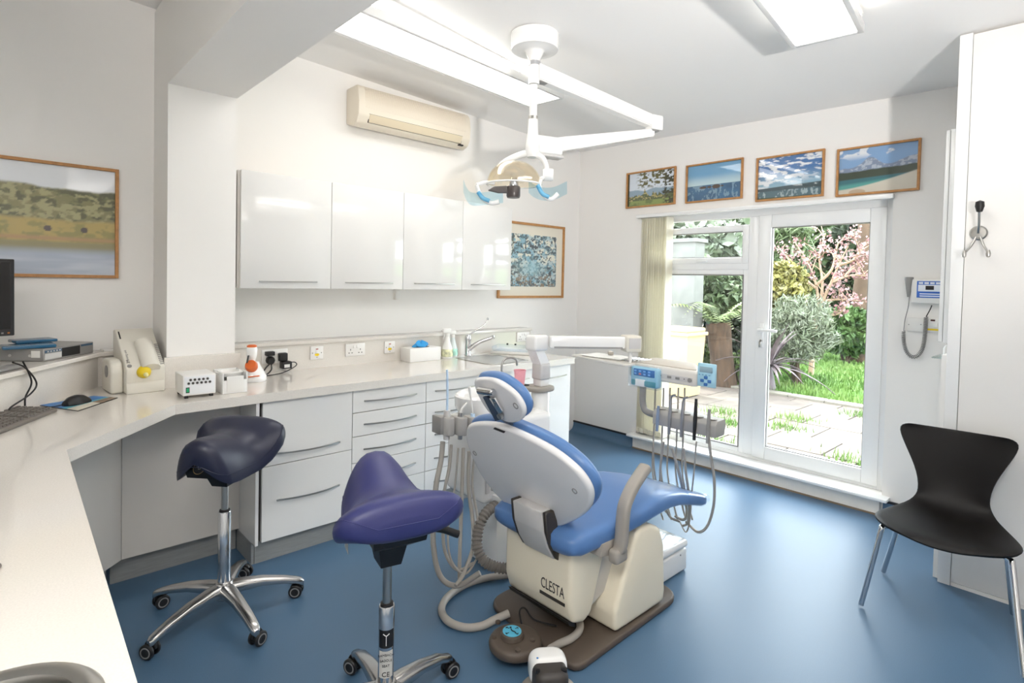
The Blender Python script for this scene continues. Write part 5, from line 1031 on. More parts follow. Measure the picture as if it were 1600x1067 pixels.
fn = Vector((-.75, -.66, 0)); fr_ = Vector((.66, -.75, 0)); mb = MB(); c = e1+fn*.052; mb.prism([e1-da*.03-na*.0515+UPV*-.030, e1+da*.04-na*.0515+UPV*-.030, e1+da*.04-na*.0515+UPV*.030, e1-da*.03-na*.0515+UPV*.030], (0, 0, 0), -na*.002).build('arm_head_screen', LGREY, DU)
MB().cyl(e1+UPV*-.12, e1+UPV*-.04, .012).build('arm_stem', WGL, DU)
# tray table: control body along -Y with tray at its left end
zt3 = 1.045
cb = rpoly([(2.705, 1.905), (2.705, 1.462), (2.96, 1.61), (2.98, 1.905)], [.02, .03, .05, .03]); MB().pillow(cb, (0, 0, .965), (1, 0, 0), (0, 1, 0), (0, 0, 1), .085, .22, 4).build('control_body', mat('off_white_plastic', '#DEDAD3', .3), DU, ang=50)
MB().pillow(rpoly([(2.72, 1.895), (2.72, 1.485), (2.945, 1.618), (2.965, 1.895)], [.02, .03, .04, .03]), (0, 0, 1.050), (1, 0, 0), (0, 1, 0), (0, 0, 1), .006, .4, 3).build('top_mat', mat('tray_mat', '#CFC7BC', .6), DU)
TRY = rpoly([(2.62, 1.86), (2.87, 1.86), (2.93, 2.28), (2.70, 2.36)], [.03, .03, .05, .05])
MB().pillow(TRY, (0, 0, 1.030), (1, 0, 0), (0, 1, 0), (0, 0, 1), .014, .4, 3).build('tray_shelf', MATS['off_white_plastic'], DU)
MB().box(2.7035, 2.706, 1.50, 1.72, .985, 1.012).build('button_panel', LGREY, DU)
for i in range(2): MB().box(2.700, 2.7045, 1.625-i*.05, 1.65-i*.05, .992, 1.006, .002).build('key', GREY, DU)
MB().cyl((2.706, 1.515, .998), (2.699, 1.515, .998), .012).build('dial', GREY, DU)
for y in (1.69, 1.548): MB().cyl((2.706, y, 1.0), (2.702, y, 1.0), .003, seg=8).build('pin', DARK, DU)
# blue wrapped control panel
wx = 2.67; a, b = onx(985, 568, wx), onx(1027, 600, wx)
CPN = MB().box(wx, 2.72, b[1], a[1], .925, 1.035, .014, 3).build('wrapped_control_panel', mat('pale_blue_panel', '#9CCBE0', .3), DU)
dsp = MB().box(wx-.003, wx+.001, b[1]+.018, a[1]-.025, .985, 1.025, .002).build('display', mat('display_blue', '#2E72B8', .2), CPN)
for i in range(4):
    for j in range(2): MB().box(wx-.0045, wx-.0028, a[1]-.045-i*.030, a[1]-.030-i*.030, .992+j*.016, 1.002+j*.016, .0008).build('key', mat('key_red', '#D98080', .4) if (i, j) == (1, 0) else mat('key_sky', '#6FB0E8', .3), CPN)
MB().box(wx-.004, wx+.002, b[1]+.01, a[1]-.012, .932, .962, .004).build('teal_band', mat('teal_plastic', '#5A9AA6', .3), CPN); MB().box(wx-.012, 2.73, b[1]-.008, a[1]+.010, .918, 1.042, .012, 2).build('clear_wrap', FILM, CPN)
# key tablet at the right end
a, b = onx(1090, 566, 2.70), onx(1118, 607, 2.70)
TB = MB().box(2.695, 2.712, b[1], a[1]-.002, b[2], a[2], .006, 2).build('key_tablet', mat('tablet_blue', '#A9D3E4', .35), DU); yc_, zc_ = (a[1]+b[1])/2, (a[2]+b[2])/2; hz_ = a[2]-b[2]
MB().box(2.692, 2.6955, yc_-.035, yc_+.035, zc_+hz_*.12, zc_+hz_*.36, .001).build('display', mat('lcd_grey', '#8FA9B4', .25), TB)
for dy, dz in ((.02, 0), (-.02, 0), (0, .018), (0, -.018)): MB().box(2.691, 2.6955, yc_+dy-.010, yc_+dy+.010, zc_-hz_*.24+dz-.008, zc_-hz_*.24+dz+.008, .003).build('key', mat('key_navy', '#3D6FAE', .35), TB)
for i in range(4): MB().box(2.692, 2.6955, yc_+.030-i*.018, yc_+.040-i*.018, zc_-.002, zc_+.005, .001).build('key', mat('key_pale', '#7FAFC8', .35), TB)
# holder bar below
HB0, HB1 = onx(1020, 652, 2.64), onx(1119, 672, 2.64); y0_, y1_ = HB0[1], HB1[1]; hz0 = .742
MB().tube([(2.70, 1.80, .965), (2.70, 1.80, .90), (2.70, 1.80, .84), (2.695, 1.785, .80), (2.69, 1.755, .785), (2.685, y0_-.01, .78)], .018, 14).build('holder_pipe', GREY, DU); MB().box(2.665, 2.735, 1.765, 1.835, .925, .968, .008).build('pipe_flange', WGL, DU)
n = 5; stp = (y0_-y1_)/n; mb = MB(); pr_ = []
mb.prism([(2.635, y0_, hz0), (2.635, y0_, hz0+.060), (2.655, y0_, hz0+.082), (2.735, y0_, hz0+.085), (2.745, y0_, hz0+.06), (2.73, y0_, hz0)], (0, 0, 0), (0, y1_-y0_, 0), .006, 2).build('holder_bar', HG, DU)
tips = ('blue', 'curve', 'curve', 'black', 'short')
for i in range(n):
    yc_ = y0_-stp*(i+.5); MB().lathe([(0, 0), (.020, 0), (.026, .003), (.026, .005), (0, .004)], (2.668, yc_, hz0+.083), 20, None, .8, 1).build('holder_rest', ARMG, DU)
    bq = Vector((2.655, yc_, hz0+.02)); kd_ = tips[i]; mB = {'blue': mat('blue_grey_sleeve', '#7F8FA8', .35), 'curve': mat('grey_steel', '#9C9CA0', .3, .6), 'black': BLACK, 'short': GREY}[kd_]
    top = bq+Vector((-.02, .0, {'blue': .085, 'curve': .13, 'black': .16, 'short': .12}[kd_]))
    tool(DU, 'handpiece', bq+Vector((-.03, 0, -.05)), top, [.008, .0105, .007], mB, ([top, top+Vector((-.002, -.008, .022)), top+Vector((-.008, -.030, .032))], [.006, .005, .006], mB, 'handpiece_head') if kd_ == 'curve' else None)
hp = [(((1020, 690), (1023, 740), (1030, 770), (1040, 800)), (2.66, 2.7, 2.75, 2.78), .0045), (((1037, 690), (1032, 730), (1033, 770), (1045, 805), (1062, 815)), (2.63, 2.65, 2.7, 2.76, 2.8), .0065), (((1050, 700), (1060, 735), (1068, 770), (1073, 800), (1068, 812), (1055, 806)), (2.63, 2.66, 2.72, 2.77, 2.79, 2.8), .0075), (((1068, 700), (1072, 740), (1077, 780), (1075, 815), (1066, 822)), (2.63, 2.66, 2.72, 2.77, 2.8), .0065), (((1088, 690), (1085, 730), (1081, 770), (1078, 810), (1072, 831), (1062, 815)), (2.63, 2.66, 2.70, 2.74, 2.77, 2.8), .0042), (((1107, 680), (1111, 715), (1116, 750), (1115, 790), (1105, 822), (1090, 831), (1072, 815)), (2.63, 2.65, 2.68, 2.72, 2.75, 2.77, 2.8), .007)]
for pts, Xs, r_ in hp: MB().tube([onx(px, py, X) for (px, py), X in zip(pts, Xs)], r_, 10).build('handpiece_hose', HOSE, DU)
for px in (1024, 1037, 1047, 1060, 1070): MB().tube([onx(px, 606, 2.78), onx(px-1, 640, 2.775), onx(px-3, 690, 2.77), onx(px-4, 740, 2.77), onx(px+6, 790, 2.79), onx(px+12, 812, 2.80)], .005, 8).build('supply_hose', HOSE, DU)
mb = MB(); mb.tube([onx(1058, 720, 2.64), onx(1066, 760, 2.68), onx(1074, 795, 2.73)], [.010, .022, .016], 12).build('hose_sleeve', FILM, DU)
# things on the tray
zi = 1.0445
tw = thing('paper_towel', 'folded white paper on the delivery tray', 'paper', (2.80, 2.10, zi)); mb = MB(); rows_ = []
for i in range(9): rows_.append([(2.70+.18*k/8, 1.97+.30*i/8, zi+.004+.007*fbm(np.array([k/8.]), np.array([i/8.]), 6, 2, 5)[0]) for k in range(9)])
mb.grid(rows_).build('sheet', mat('tissue_white', '#F0EEE9', .85), tw); MB().box(2.71, 2.87, 1.98, 2.26, zi, zi+.004, .001).build('under_sheet', MATS['tissue_white'], tw)
for i in range(5):
    y = 1.955-i*.026; o = MB().tube([(2.70, y, zi+.010), (2.78, y+.003, zi+.010), (2.86, y+.006, zi+.010)], [.0035, .0045, .003], 8).build('shaft', CHROME, None)
    e = thing('hand_instrument', ('steel probe nearest the folded paper', 'steel instrument second from the folded paper', 'steel instrument in the middle of the tray row', 'steel instrument fourth from the folded paper', 'steel instrument nearest the blue control panel')[i]+' on the delivery tray', 'instrument', (2.78, y, zi), group='hand instruments on the delivery tray')
    o.parent = e; o.location = -e.location; MB().tube([(2.86, y+.006, zi+.010), (2.875, y+.007, zi+.013), (2.885, y+.002, zi+.010)], [.002, .0016, .001], 6).build('tip', STEEL, e); MB().lathe([(0, 0), (.0052, 0), (.0052, .018), (0, .018)], (2.735, y+.001, zi+.0095), 10, (1, .04, 0)).build('grip', BLACK if i % 2 else GREY, e)
o = thing('cotton_pot', 'small beige pot on the folded paper of the delivery tray', 'pot', (2.82, 2.14, zi+.012)); MB().lathe([(0, 0), (.018, 0), (.020, .016), (.017, .018), (0, .012)], (2.83, 2.13, zi+.0125), 20).build('pot_body', ARMG, o); MB().lathe([(0, .012), (.015, .013), (.008, .022), (0, .024)], (2.83, 2.13, zi+.0125), 14).build('contents', BEIGE, o)

# ============================================================ OPERATING LIGHT
OL = thing('operating_light', 'white ceiling-mounted dental operating light with folding arms and blue handle film', 'lamp', (2.15, 2.175, zc(2.15, 2.175)))
rs = onz(836, 55, zc(2.3, 2.3)-.0); rx, ry = float(rs[0]), float(rs[1]); zr = zc(rx, ry); zv = lambda y: zat(836, y, rx, ry)
MB().lathe([(0, zr-.001), (.136, zr-.001), (.136, zv(72)), (.130, zv(79)), (.060, zv(80)), (.052, zv(82)), (.036, zv(92)), (.030, zv(97)), (0, zv(97))], (rx, ry, 0), 48).build('ceiling_rose', WGL, OL)
MB().lathe([(0, zv(103)), (.035, zv(103)), (.035, zv(97)), (0, zv(96.5))], (rx, ry, 0), 32).build('ring', CHROME, OL)
MB().lathe([(0, zv(132)), (.030, zv(132)), (.031, zv(130)), (.031, zv(101)), (0, zv(101))], (rx, ry, 0), 32).build('pivot_sleeve', WGL, OL)
el = Vector(tuple(onz(1022, 192, 2.52))); s0 = Vector((rx, ry, zv(112))); d = el-s0; dh = Vector((d.x, d.y, 0)).normalized(); nh_ = Vector((-dh.y, dh.x, 0))
def bar(name, a, b, wa, wb, ha_, hb2, m=WGL, r=.006):
    d_ = (b-a); h_ = Vector((d_.x, d_.y, 0)).normalized(); n_ = Vector((-h_.y, h_.x, 0)); mb = MB()
    mb.loft([[a+n_*sx*wa+UPV*sz*ha_ for sx, sz in ((-1, -1), (1, -1), (1, 1), (-1, 1))], [b+n_*sx*wb+UPV*sz*hb2 for sx, sz in ((-1, -1), (1, -1), (1, 1), (-1, 1))]]); bmesh.ops.bevel(mb.bm, geom=mb.bm.edges[:], offset=r, segments=2, affect='EDGES'); return mb.build(name, m, OL)
bar('first_arm', s0+dh*.01, el, .032, .028, .046, .038)
MB().box(-.045, .05, -.034, .034, -.05, .045, .012, M=Matrix.Translation(el) @ Matrix.Rotation(math.atan2(dh.y, dh.x), 4, 'Z')).build('elbow_joint', WGL, OL)
MB().box(-.035, .02, -.028, .028, -.060, -.045, .004, M=Matrix.Translation(el) @ Matrix.Rotation(math.atan2(dh.y, dh.x), 4, 'Z')).build('elbow_trim', GREY, OL)
MB().cyl(el+dh*.045, el+dh*.056, .016, seg=18).build('elbow_screw', CHROME, OL); MB().box(-.03, .03, -.024, .024, -.058, -.046, .004, M=Matrix.Translation(s0+dh*.06) @ Matrix.Rotation(math.atan2(dh.y, dh.x), 4, 'Z')).build('shoulder_trim', GREY, OL)
hb3 = Vector((rx+.09, ry-.01, zat(872, 228, rx+.09, ry-.01))); bar('second_arm', el+UPV*-.065-dh*.01, hb3+dh*.02, .026, .030, .024, .042)
d2 = (hb3-el); d2.z = 0; d2.normalize(); M = Matrix.Translation(hb3) @ Matrix.Rotation(math.atan2(d2.y, d2.x), 4, 'Z'); MB().box(-.10, .10, -.042, .042, -.052, .050, .014, 3, M=M).build('arm_end_box', WGL, OL)
MB().prism([M @ Vector(v) for v in ((-.11, -.036, -.066), (.05, -.036, -.066), (.10, -.036, -.052), (-.10, -.036, -.050))], (0, 0, 0), M.to_3x3() @ Vector((0, .072, 0)), .004).build('arm_end_cover', LGREY, OL)
MB().lathe([(0, zv(133)), (.022, zv(133)), (.022, zv(183)), (.021, zv(184)), (0, zv(184))], (rx, ry, 0), 28).build('spindle', WGL, OL); MB().lathe([(0, zv(187)), (.026, zv(187)), (.026, zv(182)), (0, zv(181))], (rx, ry, 0), 28).build('ring', STEEL, OL)
MB().lathe([(0, zv(246)), (.030, zv(246)), (.042, zv(238)), (.038, zv(222)), (.030, zv(205)), (.028, zv(187)), (0, zv(187))], (rx, ry, 0), 28).build('spindle_sleeve', WGL, OL)
# lamp head: yoke, reflector dome, light engine, handles
vw = Vector((rx, ry, 0)).normalized(); sd2 = Vector((vw.y, -vw.x, 0)); hc = Vector((rx, ry, 0)); dpt = (hc.x*_f[0]+hc.y*_f[1])
def LH(px, py, dd=0.0):
    q = onp(px, py, (rx+vw.x*dd, ry+vw.y*dd, 2.1), np.array([vw.x, vw.y, 0])); return Vector(tuple(q))
MB().tube([LH(778, 262), LH(790, 252), LH(810, 243), LH(830, 239), LH(846, 246), LH(853, 258), LH(854, 274)], [.013, .016, .018, .020, .018, .016, .015], 14).build('yoke', WGL, OL)
MB().lathe([(0, -.03), (.032, -.03), (.036, -.02), (.036, .02), (.032, .03), (0, .03)], LH(856, 273), 24, sd2).build('yoke_knob', WGL, OL)
dome = thing('lamp_head', None, None, (0, 0, 0)); del_ = dome; bpy.data.objects.remove(dome)
AMB = glass('amber_glass', (.99, .945, .86), .14, .05, 1.25); cD = LH(803, 288)
rings = []
for t in np.linspace(0, 1, 12):
    a = t*math.pi/2*.98; r_ = .150*math.cos(a); zz = .135*math.sin(a); rings.append([cD+sd2*r_*1.02*math.cos(k)+vw*r_*.85*math.sin(k)+UPV*zz for k in np.linspace(0, 2*math.pi, 41)[:-1]])
rf = MB(); rf.loft(rings+[[cD+sd2*(.145*math.cos(a))*.999*math.cos(k)*1.02+vw*(.145*math.cos(a))*.85*math.sin(k)+UPV*(.128*math.sin(a)) for k in np.linspace(0, 2*math.pi, 41)[:-1]] for a in np.linspace(math.pi/2*.97, .01, 10)], caps=False, closed=True); rf = rf.build('reflector', AMB, OL, ang=60)
MB().tube([cD+sd2*.152*1.02*math.cos(k)+vw*.152*.85*math.sin(k)+UPV*.0 for k in np.linspace(0, 2*math.pi, 41)], .005, 8, smooth=False).build('rim', WGL, rf)
MB().prism([LH(762, 297, -.12), LH(772, 291, -.12), LH(792, 290, -.12), LH(796, 301, -.12), LH(778, 301, -.12)], (0, 0, 0), vw*.03, .003, 1).build('lamp_bracket', mat('bronze_plastic', '#4A4240', .35), OL)
MB().lathe([(0, 0), (.034, 0), (.038, .01), (.038, .055), (.034, .062), (0, .062)], LH(802, 309, -.10), 28).build('bulb_housing', MATS['bronze_plastic'], OL); MB().lathe([(0, .062), (.026, .062), (.026, .09), (.018, .108), (0, .11)], LH(802, 309, -.10), 24).build('bulb_cap', CHROME, OL)
BS = mat('handle_blue', '#6FB4D8', .3)
for pts, flm, dd in ((((745, 289), (750, 303), (757, 312), (768, 317), (780, 315)), ((724, 300), (729, 313), (738, 321), (760, 320), (786, 317)), -.06), (((845, 280), (843, 292), (850, 305), (861, 311), (872, 303)), ((826, 301), (834, 308), (848, 313), (866, 312), (886, 303)), -.04)):
    h_ = MB().tube([LH(x, y, dd) for x, y in pts], [.011, .013, .013, .012, .014], 12).build('handle', WGL, OL)
    mb = MB(); up_ = [LH(x, y-20, dd-.03) for x, y in flm]; lo_ = [LH(x, y, dd+.02) for x, y in flm]; mb.grid([smooth_path(up_, 6), smooth_path([(a+b)/2+UPV*-.004 for a, b in zip(up_, lo_)], 6), smooth_path(lo_, 6)]).build('handle_film', BFILM, h_)
    MB().tube([LH(x-3, y-3, dd-.012) for x, y in pts[1:4]], .012, 10).build('handle_band', BS, h_)
MB().tube([LH(745, 289, -.06), LH(758, 285, -.03), LH(772, 286, -.0)], .010, 10).tube([LH(845, 280, -.04), LH(852, 276, 0)], .012, 10).build('handle_root', WGL, OL)

# ============================================================ GARDEN
ZG = -.12
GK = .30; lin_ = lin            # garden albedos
struct(bxo('ground', mat('soil', '#3B3026', .9, var=.3, vscale=3), None, XB+.3, 40, -14, 34, ZG-.3, ZG-.035))
def lf(name, cols, scale=6, rough=.6):
    m = mat(name, cols[0], rough); nt = m.node_tree; b = nt.nodes['Principled BSDF']
    tc = nt.nodes.new('ShaderNodeTexCoord'); n = nt.nodes.new('ShaderNodeTexNoise'); n.inputs['Scale'].default_value = scale; n.inputs['Detail'].default_value = 5; nt.links.new(tc.outputs['Object'], n.inputs['Vector'])
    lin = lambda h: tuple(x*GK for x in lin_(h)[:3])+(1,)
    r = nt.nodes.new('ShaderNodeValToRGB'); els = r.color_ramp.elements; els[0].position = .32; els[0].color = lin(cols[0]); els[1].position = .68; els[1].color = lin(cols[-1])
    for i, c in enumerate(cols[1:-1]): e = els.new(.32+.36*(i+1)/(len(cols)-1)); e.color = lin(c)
    nt.links.new(n.outputs['Fac'], r.inputs[0]); nt.links.new(r.outputs[0], b.inputs['Base Color']); return m
# patio slabs
PT = thing('patio', None, None, (6.5, 2.5, ZG-.03)); struct(PT)
SLB = [lf('paving_a', ['#8E7F74', '#A89A8C', '#9A8B80'], 5, .85), lf('paving_b', ['#85766C', '#A09084', '#928478'], 5, .85)]
rs_ = random.Random(5); sm = {}
x = XB+.31
i = 0
while x < 8.55:
    wx_ = .62; y = -1.2+(i % 2)*.31
    while y < 6.6:
        key = rs_.randrange(2)
        if key not in sm: sm[key] = MB().box(0, wx_-.014, 0, .606, 0, .03, .004, 1).build('slab', SLB[key], PT, True); s_ = sm[key]
        else: s_ = sm[key].copy(); COL.objects.link(s_); s_.parent = PT
        s_.location = (x-6.5, y-2.5, rs_.uniform(-.003, .003)); y += .62
    x += wx_; i += 1
KE = thing('lawn_edging', 'row of pale stone edging blocks between patio and lawn', 'edging', (8.75, 3, ZG))
k0 = None
for j in range(16):
    y = -1.0+j*.5
    if k0 is None: k0 = MB().box(-.10, .10, -.243, .243, -.03, .035, .008, 1).build('edging_stone', lf('edging_stone_mat', ['#B8AE9C', '#CFC6B6'], 4, .85), KE, True); s_ = k0
    else: s_ = k0.copy(); COL.objects.link(s_); s_.parent = KE
    s_.location = (8.70+(y-2.25)*.02-8.75, y-3, 0)
LW = struct(bxo('lawn_base', lf('lawn_soil', ['#6FA83A', '#8CC24C', '#9CCB58'], 1.5, .8), None, 8.8, 17.5, -6, 6.6, ZG-.04, ZG+.0))
mb = MB(); bm = mb.bm
gx = 8.85+8.2*rng.random(16000)**1.5; gy = -.5+6.4*rng.random(16000)
vs, fs = [], []
for i, (x, y) in enumerate(zip(gx, gy)):
    a = rng.random()*6.28; h_ = .05+.05*rng.random(); w_ = .012+.004*(x-8.8); dx, dy = math.cos(a)*w_, math.sin(a)*w_; lx, ly = rng.normal(0, .02, 2)
    vs += [(x-dx, y-dy, ZG), (x+dx, y+dy, ZG), (x+lx, y+ly, ZG+h_)]; fs.append((3*i, 3*i+1, 3*i+2))
def raw(name, m, vs, fs, parent=None):
    off = Vector((0, 0, 0)); p = parent
    while p is not None: off += p.location; p = p.parent
    me = bpy.data.meshes.new(name); A = np.array(vs)-np.array(off); me.from_pydata([tuple(v) for v in A], [], fs); me.materials.append(m); o = bpy.data.objects.new(name, me); COL.objects.link(o); o.parent = parent; return o
gr = raw('lawn_grass', lf('grass_green', ['#79B23E', '#98CB55', '#B5D873'], 1.2, .7), vs, fs); tag(gr, 'bright green mown lawn seen through the glazed door', 'grass', kind='stuff')
def leaves(n, c, rad, ls, asp=.45, shell=.55, droop=0.3, sd=1):
    r = np.random.default_rng(sd); d = r.normal(size=(n, 3)); d /= np.linalg.norm(d, axis=1)[:, None]; k = shell+(1-shell)*r.random(n)**.5; lump = 1+.22*np.sin(d[:, 0]*5+sd)*np.cos(d[:, 2]*6+sd*2)
    P_ = np.array(c)+d*np.array(rad)*(k*lump)[:, None]; vs, fs = [], []
    for i in range(n):
        a = r.normal(size=3)+d[i]*.6; a[2] -= droop; a /= np.linalg.norm(a); b = np.cross(a, r.normal(size=3)); b /= np.linalg.norm(b); L = ls*(.6+.8*r.random()); p = P_[i]
        vs += [p-a*L*.5, p+b*L*asp*.5, p+a*L*.5, p-b*L*asp*.5]; fs.append((4*i, 4*i+1, 4*i+2, 4*i+3))
    return vs, fs
def depth(p): return p[0]*_f[0]+p[1]*_f[1]
def shrub(name, label, cat, px, py, X, rpx, rpy, n, ls, m, asp=.45, trunk=True, sd=1, deep=None, droop=.3, group=None):
    c = onx(px, py, X); s_ = depth(c)/F_PX; rx_, rz_ = rpx*s_, rpy*s_; dp_ = deep or rx_*.8
    e = thing(name, label, cat, (c[0], c[1], ZG-.03), group=group); vs, fs = leaves(n, c, (dp_, rx_, rz_), ls, asp, .5, droop, sd); raw('foliage', m, vs, fs, e)
    if trunk:
        r = random.Random(sd)
        mb = MB()
        for k in range(5):
            t = (c[0]+r.uniform(-.5, .5)*dp_, c[1]+r.uniform(-.5, .5)*rx_, c[2]+r.uniform(-.2, .4)*rz_); b0 = (c[0]+r.uniform(-.08, .08), c[1]+r.uniform(-.08, .08), ZG-.03); mid = [(b0[q]+t[q])/2+r.uniform(-.05, .05) for q in range(3)]
            mb.tube([b0, mid, t], [.03, .02, .008], 6, 3)
        mb.build('stems', mat('bark_brown', '#443629', .9), e)
    return e
# tall backdrop trees, far behind the lawn
GD = lf('dark_hedge', ['#2C3B22', '#465A33', '#5E7243'], 2.5); GM = lf('mid_green', ['#4A6A34', '#7A9A55', '#A6C07C'], 3); GP = lf('pale_green', ['#9DB58A', '#C9D8B8', '#E4EBD8'], 4); 
for i, (px, py, X, rx_, ry_, m, lb) in enumerate(((1080, 385, 13.5, 90, 70, GP, 'pale leafy tree behind the top vent window'), (1180, 420, 16, 70, 90, GM, 'mid green tree behind the door handle side'), (1270, 400, 17.5, 85, 85, GM, 'tall mid green tree behind the pink blossom'), (1345, 430, 16.5, 45, 120, GD, 'dark evergreen at the right edge of the door'), (1330, 520, 16.6, 60, 45, GD, 'low dark hedge behind the lawn'), (1220, 510, 17, 70, 55, GD, 'dark hedge behind the grey-green bush'))):
    shrub('garden_tree', lb, 'tree', px, py, X, rx_, ry_, 2600, .34, m, .5, True, 20+i, group='trees at the back of the garden')
TK = thing('bare_tree', 'bare brown trunk standing at the right side of the door view', 'tree', tuple(onx(1342, 548, 14.0)[:2])+(ZG-.03,)); c = onx(1342, 548, 14.0); 
MB().tube([(c[0], c[1], ZG-.03), (c[0], c[1]+.02, 1.0), (c[0], c[1]-.05, 2.4), (c[0], c[1]+.05, 4.2)], [.22, .17, .15, .12], 12).build('trunk', mat('trunk_brown', '#4E3C2E', .9, var=.3, vscale=6, bump=.5, bscale=20), TK)
# left pane: dark leafy shrubs, tree fern, fence post, bin
GV = lf('variegated', ['#3E5A2C', '#7F9A62', '#C5D0A8'], 9)
shrub('leafy_shrub', 'dense variegated evergreen shrub behind the left window pane', 'shrub', 1105, 452, 9.6, 58, 46, 3200, .16, GV, .4, True, 41)
shrub('leafy_shrub', 'dark evergreen shrub low behind the tree fern', 'shrub', 1150, 545, 10.3, 60, 60, 2600, .16, lf('dark_green', ['#22301A', '#3A4C28', '#566A3C'], 6), .5, True, 42)
shrub('leafy_shrub', 'small light green shrub left of the tree fern trunk', 'shrub', 1090, 560, 8.9, 20, 30, 900, .09, lf('light_green', ['#5E7E36', '#8FB356', '#B8D080'], 8), .5, True, 43)
shrub('leafy_shrub', 'small green shrub right of the tree fern trunk', 'shrub', 1163, 575, 9.0, 20, 28, 900, .09, MATS['light_green'], .5, True, 44)
TF = thing('tree_fern', 'tree fern with a shaggy brown trunk and arching fronds', 'tree', (0, 0, 0)); b0 = onx(1132, 602, 8.75); X = 8.75; s_ = depth(b0)/F_PX; top = onx(1122, 505, X); TF.location = (b0[0], b0[1], ZG-.03)
MB().tube([(b0[0], b0[1], ZG-.03), ((b0[0]+top[0])/2, (b0[1]+top[1])/2, (ZG+top[2])/2), tuple(top)], [20*s_, 17*s_, 19*s_], 16).build('trunk', mat('fern_trunk', '#453426', .95, var=.45, vscale=9, bump=.8, bscale=30, stretch=(3, 3, .6)), TF)
FR = lf('fern_green', ['#6E8A3C', '#A3BA62', '#D0DCA0'], 6); rf_ = random.Random(9)
for k in range(15):
    a = 2*math.pi*k/15+rf_.uniform(-.2, .2); L = rf_.uniform(.75, 1.15); up_ = rf_.uniform(.25, .6); vs, fs = [], []; N_ = 22
    for i in range(N_):
        t = i/(N_-1); r_ = L*t; z_ = up_*math.sin(t*2.2)*.9-.25*t*t; p = Vector((top[0]+math.cos(a)*r_, top[1]+math.sin(a)*r_, top[2]+z_)); n_ = Vector((-math.sin(a), math.cos(a), 0)); d_ = Vector((math.cos(a), math.sin(a), 0)); w_ = .20*math.sin(math.pi*min(1, t*.9+.1))+.01
        for s in (-1, 1):
            q = len(vs); vs += [p, p+d_*.045, p+n_*s*w_+d_*.08-UPV*.05*w_/.2]; fs.append((q, q+1, q+2))
    fo_ = raw('frond', FR, vs, fs, TF)
fp_ = thing('fence_post', 'grey rendered pier beside the yellow bin', 'pier', (8.2, 5.1, ZG)); c = onx(1068, 596, 8.3); q = onx(1057, 596, 8.3); r1 = onx(1080, 596, 8.3)
bxo('pier', lf('grey_render', ['#9A9A94', '#B9B9B2'], 3, .9), fp_, 8.3, 8.6, r1[1], r1[1]+.62, ZG-.03, 2.2); bxo('pier_cap', MATS['grey_render'], fp_, 8.26, 8.64, r1[1]-.04, r1[1]+.66, 2.2, 2.26)
WB = thing('wheelie_bin', 'yellow wheeled bin outside behind the blind', 'bin', (7.6, 5, ZG)); r1 = onx(1077, 520, 7.2); yb = r1[1]; zt4 = r1[2]; YB = mat('bin_yellow', '#A8946A', .45)
MB().loft([[(7.25, yb+.06, ZG+.02), (7.65, yb+.06, ZG+.02), (7.65, yb+.46, ZG+.02), (7.25, yb+.46, ZG+.02)], [(7.2, yb+.02, zt4-.06), (7.7, yb+.02, zt4-.06), (7.7, yb+.52, zt4-.06), (7.2, yb+.52, zt4-.06)]]).build('bin_body', YB, WB); bxo('bin_rim', YB, WB, 7.17, 7.73, yb-.01, yb+.55, zt4-.06, zt4-.01, .01); bxo('bin_lid', YB, WB, 7.19, 7.71, yb+.02, yb+.53, zt4-.01, zt4+.05, .02)
for x in (7.28, 7.62): MB().cyl((x, yb+.5, ZG+.08), (x+.04, yb+.5, ZG+.08), .10).build('bin_wheel', BLACK, WB)
# right pane: phormium, grey bush, yellow shrub, blossom tree
PHR = thing('phormium', 'purple sword-leaved plant beside the door frame', 'plant', (0, 0, 0)); c = onx(1200, 575, 8.95); PHR.location = (c[0], c[1], ZG-.03); s_ = depth(c)/F_PX; rp = random.Random(4); PMs = lf('phormium_purple', ['#6E5660', '#8F7A80', '#B5A6A6'], 5, .5)
for k in range(34):
    a = rp.uniform(0, 2*math.pi); L = rp.uniform(.55, 1.05); el_ = rp.uniform(.2, 1.25); vs, fs = [], []; hh_ = Vector((math.cos(a), math.sin(a), 0)); n_ = Vector((-hh_.y, hh_.x, 0))
    for i in range(8):
        t = i/7; p = Vector((c[0], c[1], ZG+.35))+hh_*(L*t*math.cos(el_))+UPV*(L*t*math.sin(el_)-.45*t*t*(1.2-el_*.6)); w_ = .035*(1-t**2)+.002; vs += [p-n_*w_+UPV*.012, p, p+n_*w_+UPV*.012]
        if i: q = 3*i; fs += [(q-3, q-2, q+1, q), (q-2, q-1, q+2, q+1)]
    raw('sword_leaf', PMs, vs, fs, PHR)
MB().lathe([(0, 0), (.14, 0), (.10, .2), (.05, .45), (0, .46)], (c[0], c[1], ZG-.03), 12).build('crown', PMs, PHR)
shrub('grey_bush', 'grey-green feathery bush behind the purple sword leaves', 'bush', 1248, 515, 9.9, 52, 50, 5200, .13, lf('grey_green', ['#8B9A72', '#B3BF9A', '#D5DCC2'], 5), .16, True, 51, droop=-.8)
shrub('yellow_shrub', 'yellow flowering shrub left of the pink blossom tree', 'shrub', 1222, 452, 10.8, 36, 46, 3600, .12, lf('yellow_bloom', ['#A8A850', '#DCD070', '#F0E8A8'], 7), .6, True, 52)
shrub('leafy_shrub', 'fresh green shrub at the back edge of the lawn', 'shrub', 1325, 515, 13.6, 42, 34, 3000, .17, lf('fresh_green', ['#3F6A2A', '#6F9C48', '#96BC68'], 5), .5, True, 53)
shrub('leafy_shrub', 'strappy green shrub at the top left of the door pane', 'shrub', 1225, 385, 12.5, 34, 45, 1500, .5, lf('strappy', ['#5A7440', '#8FA86A', '#C0CDA0'], 4), .10, True, 54)
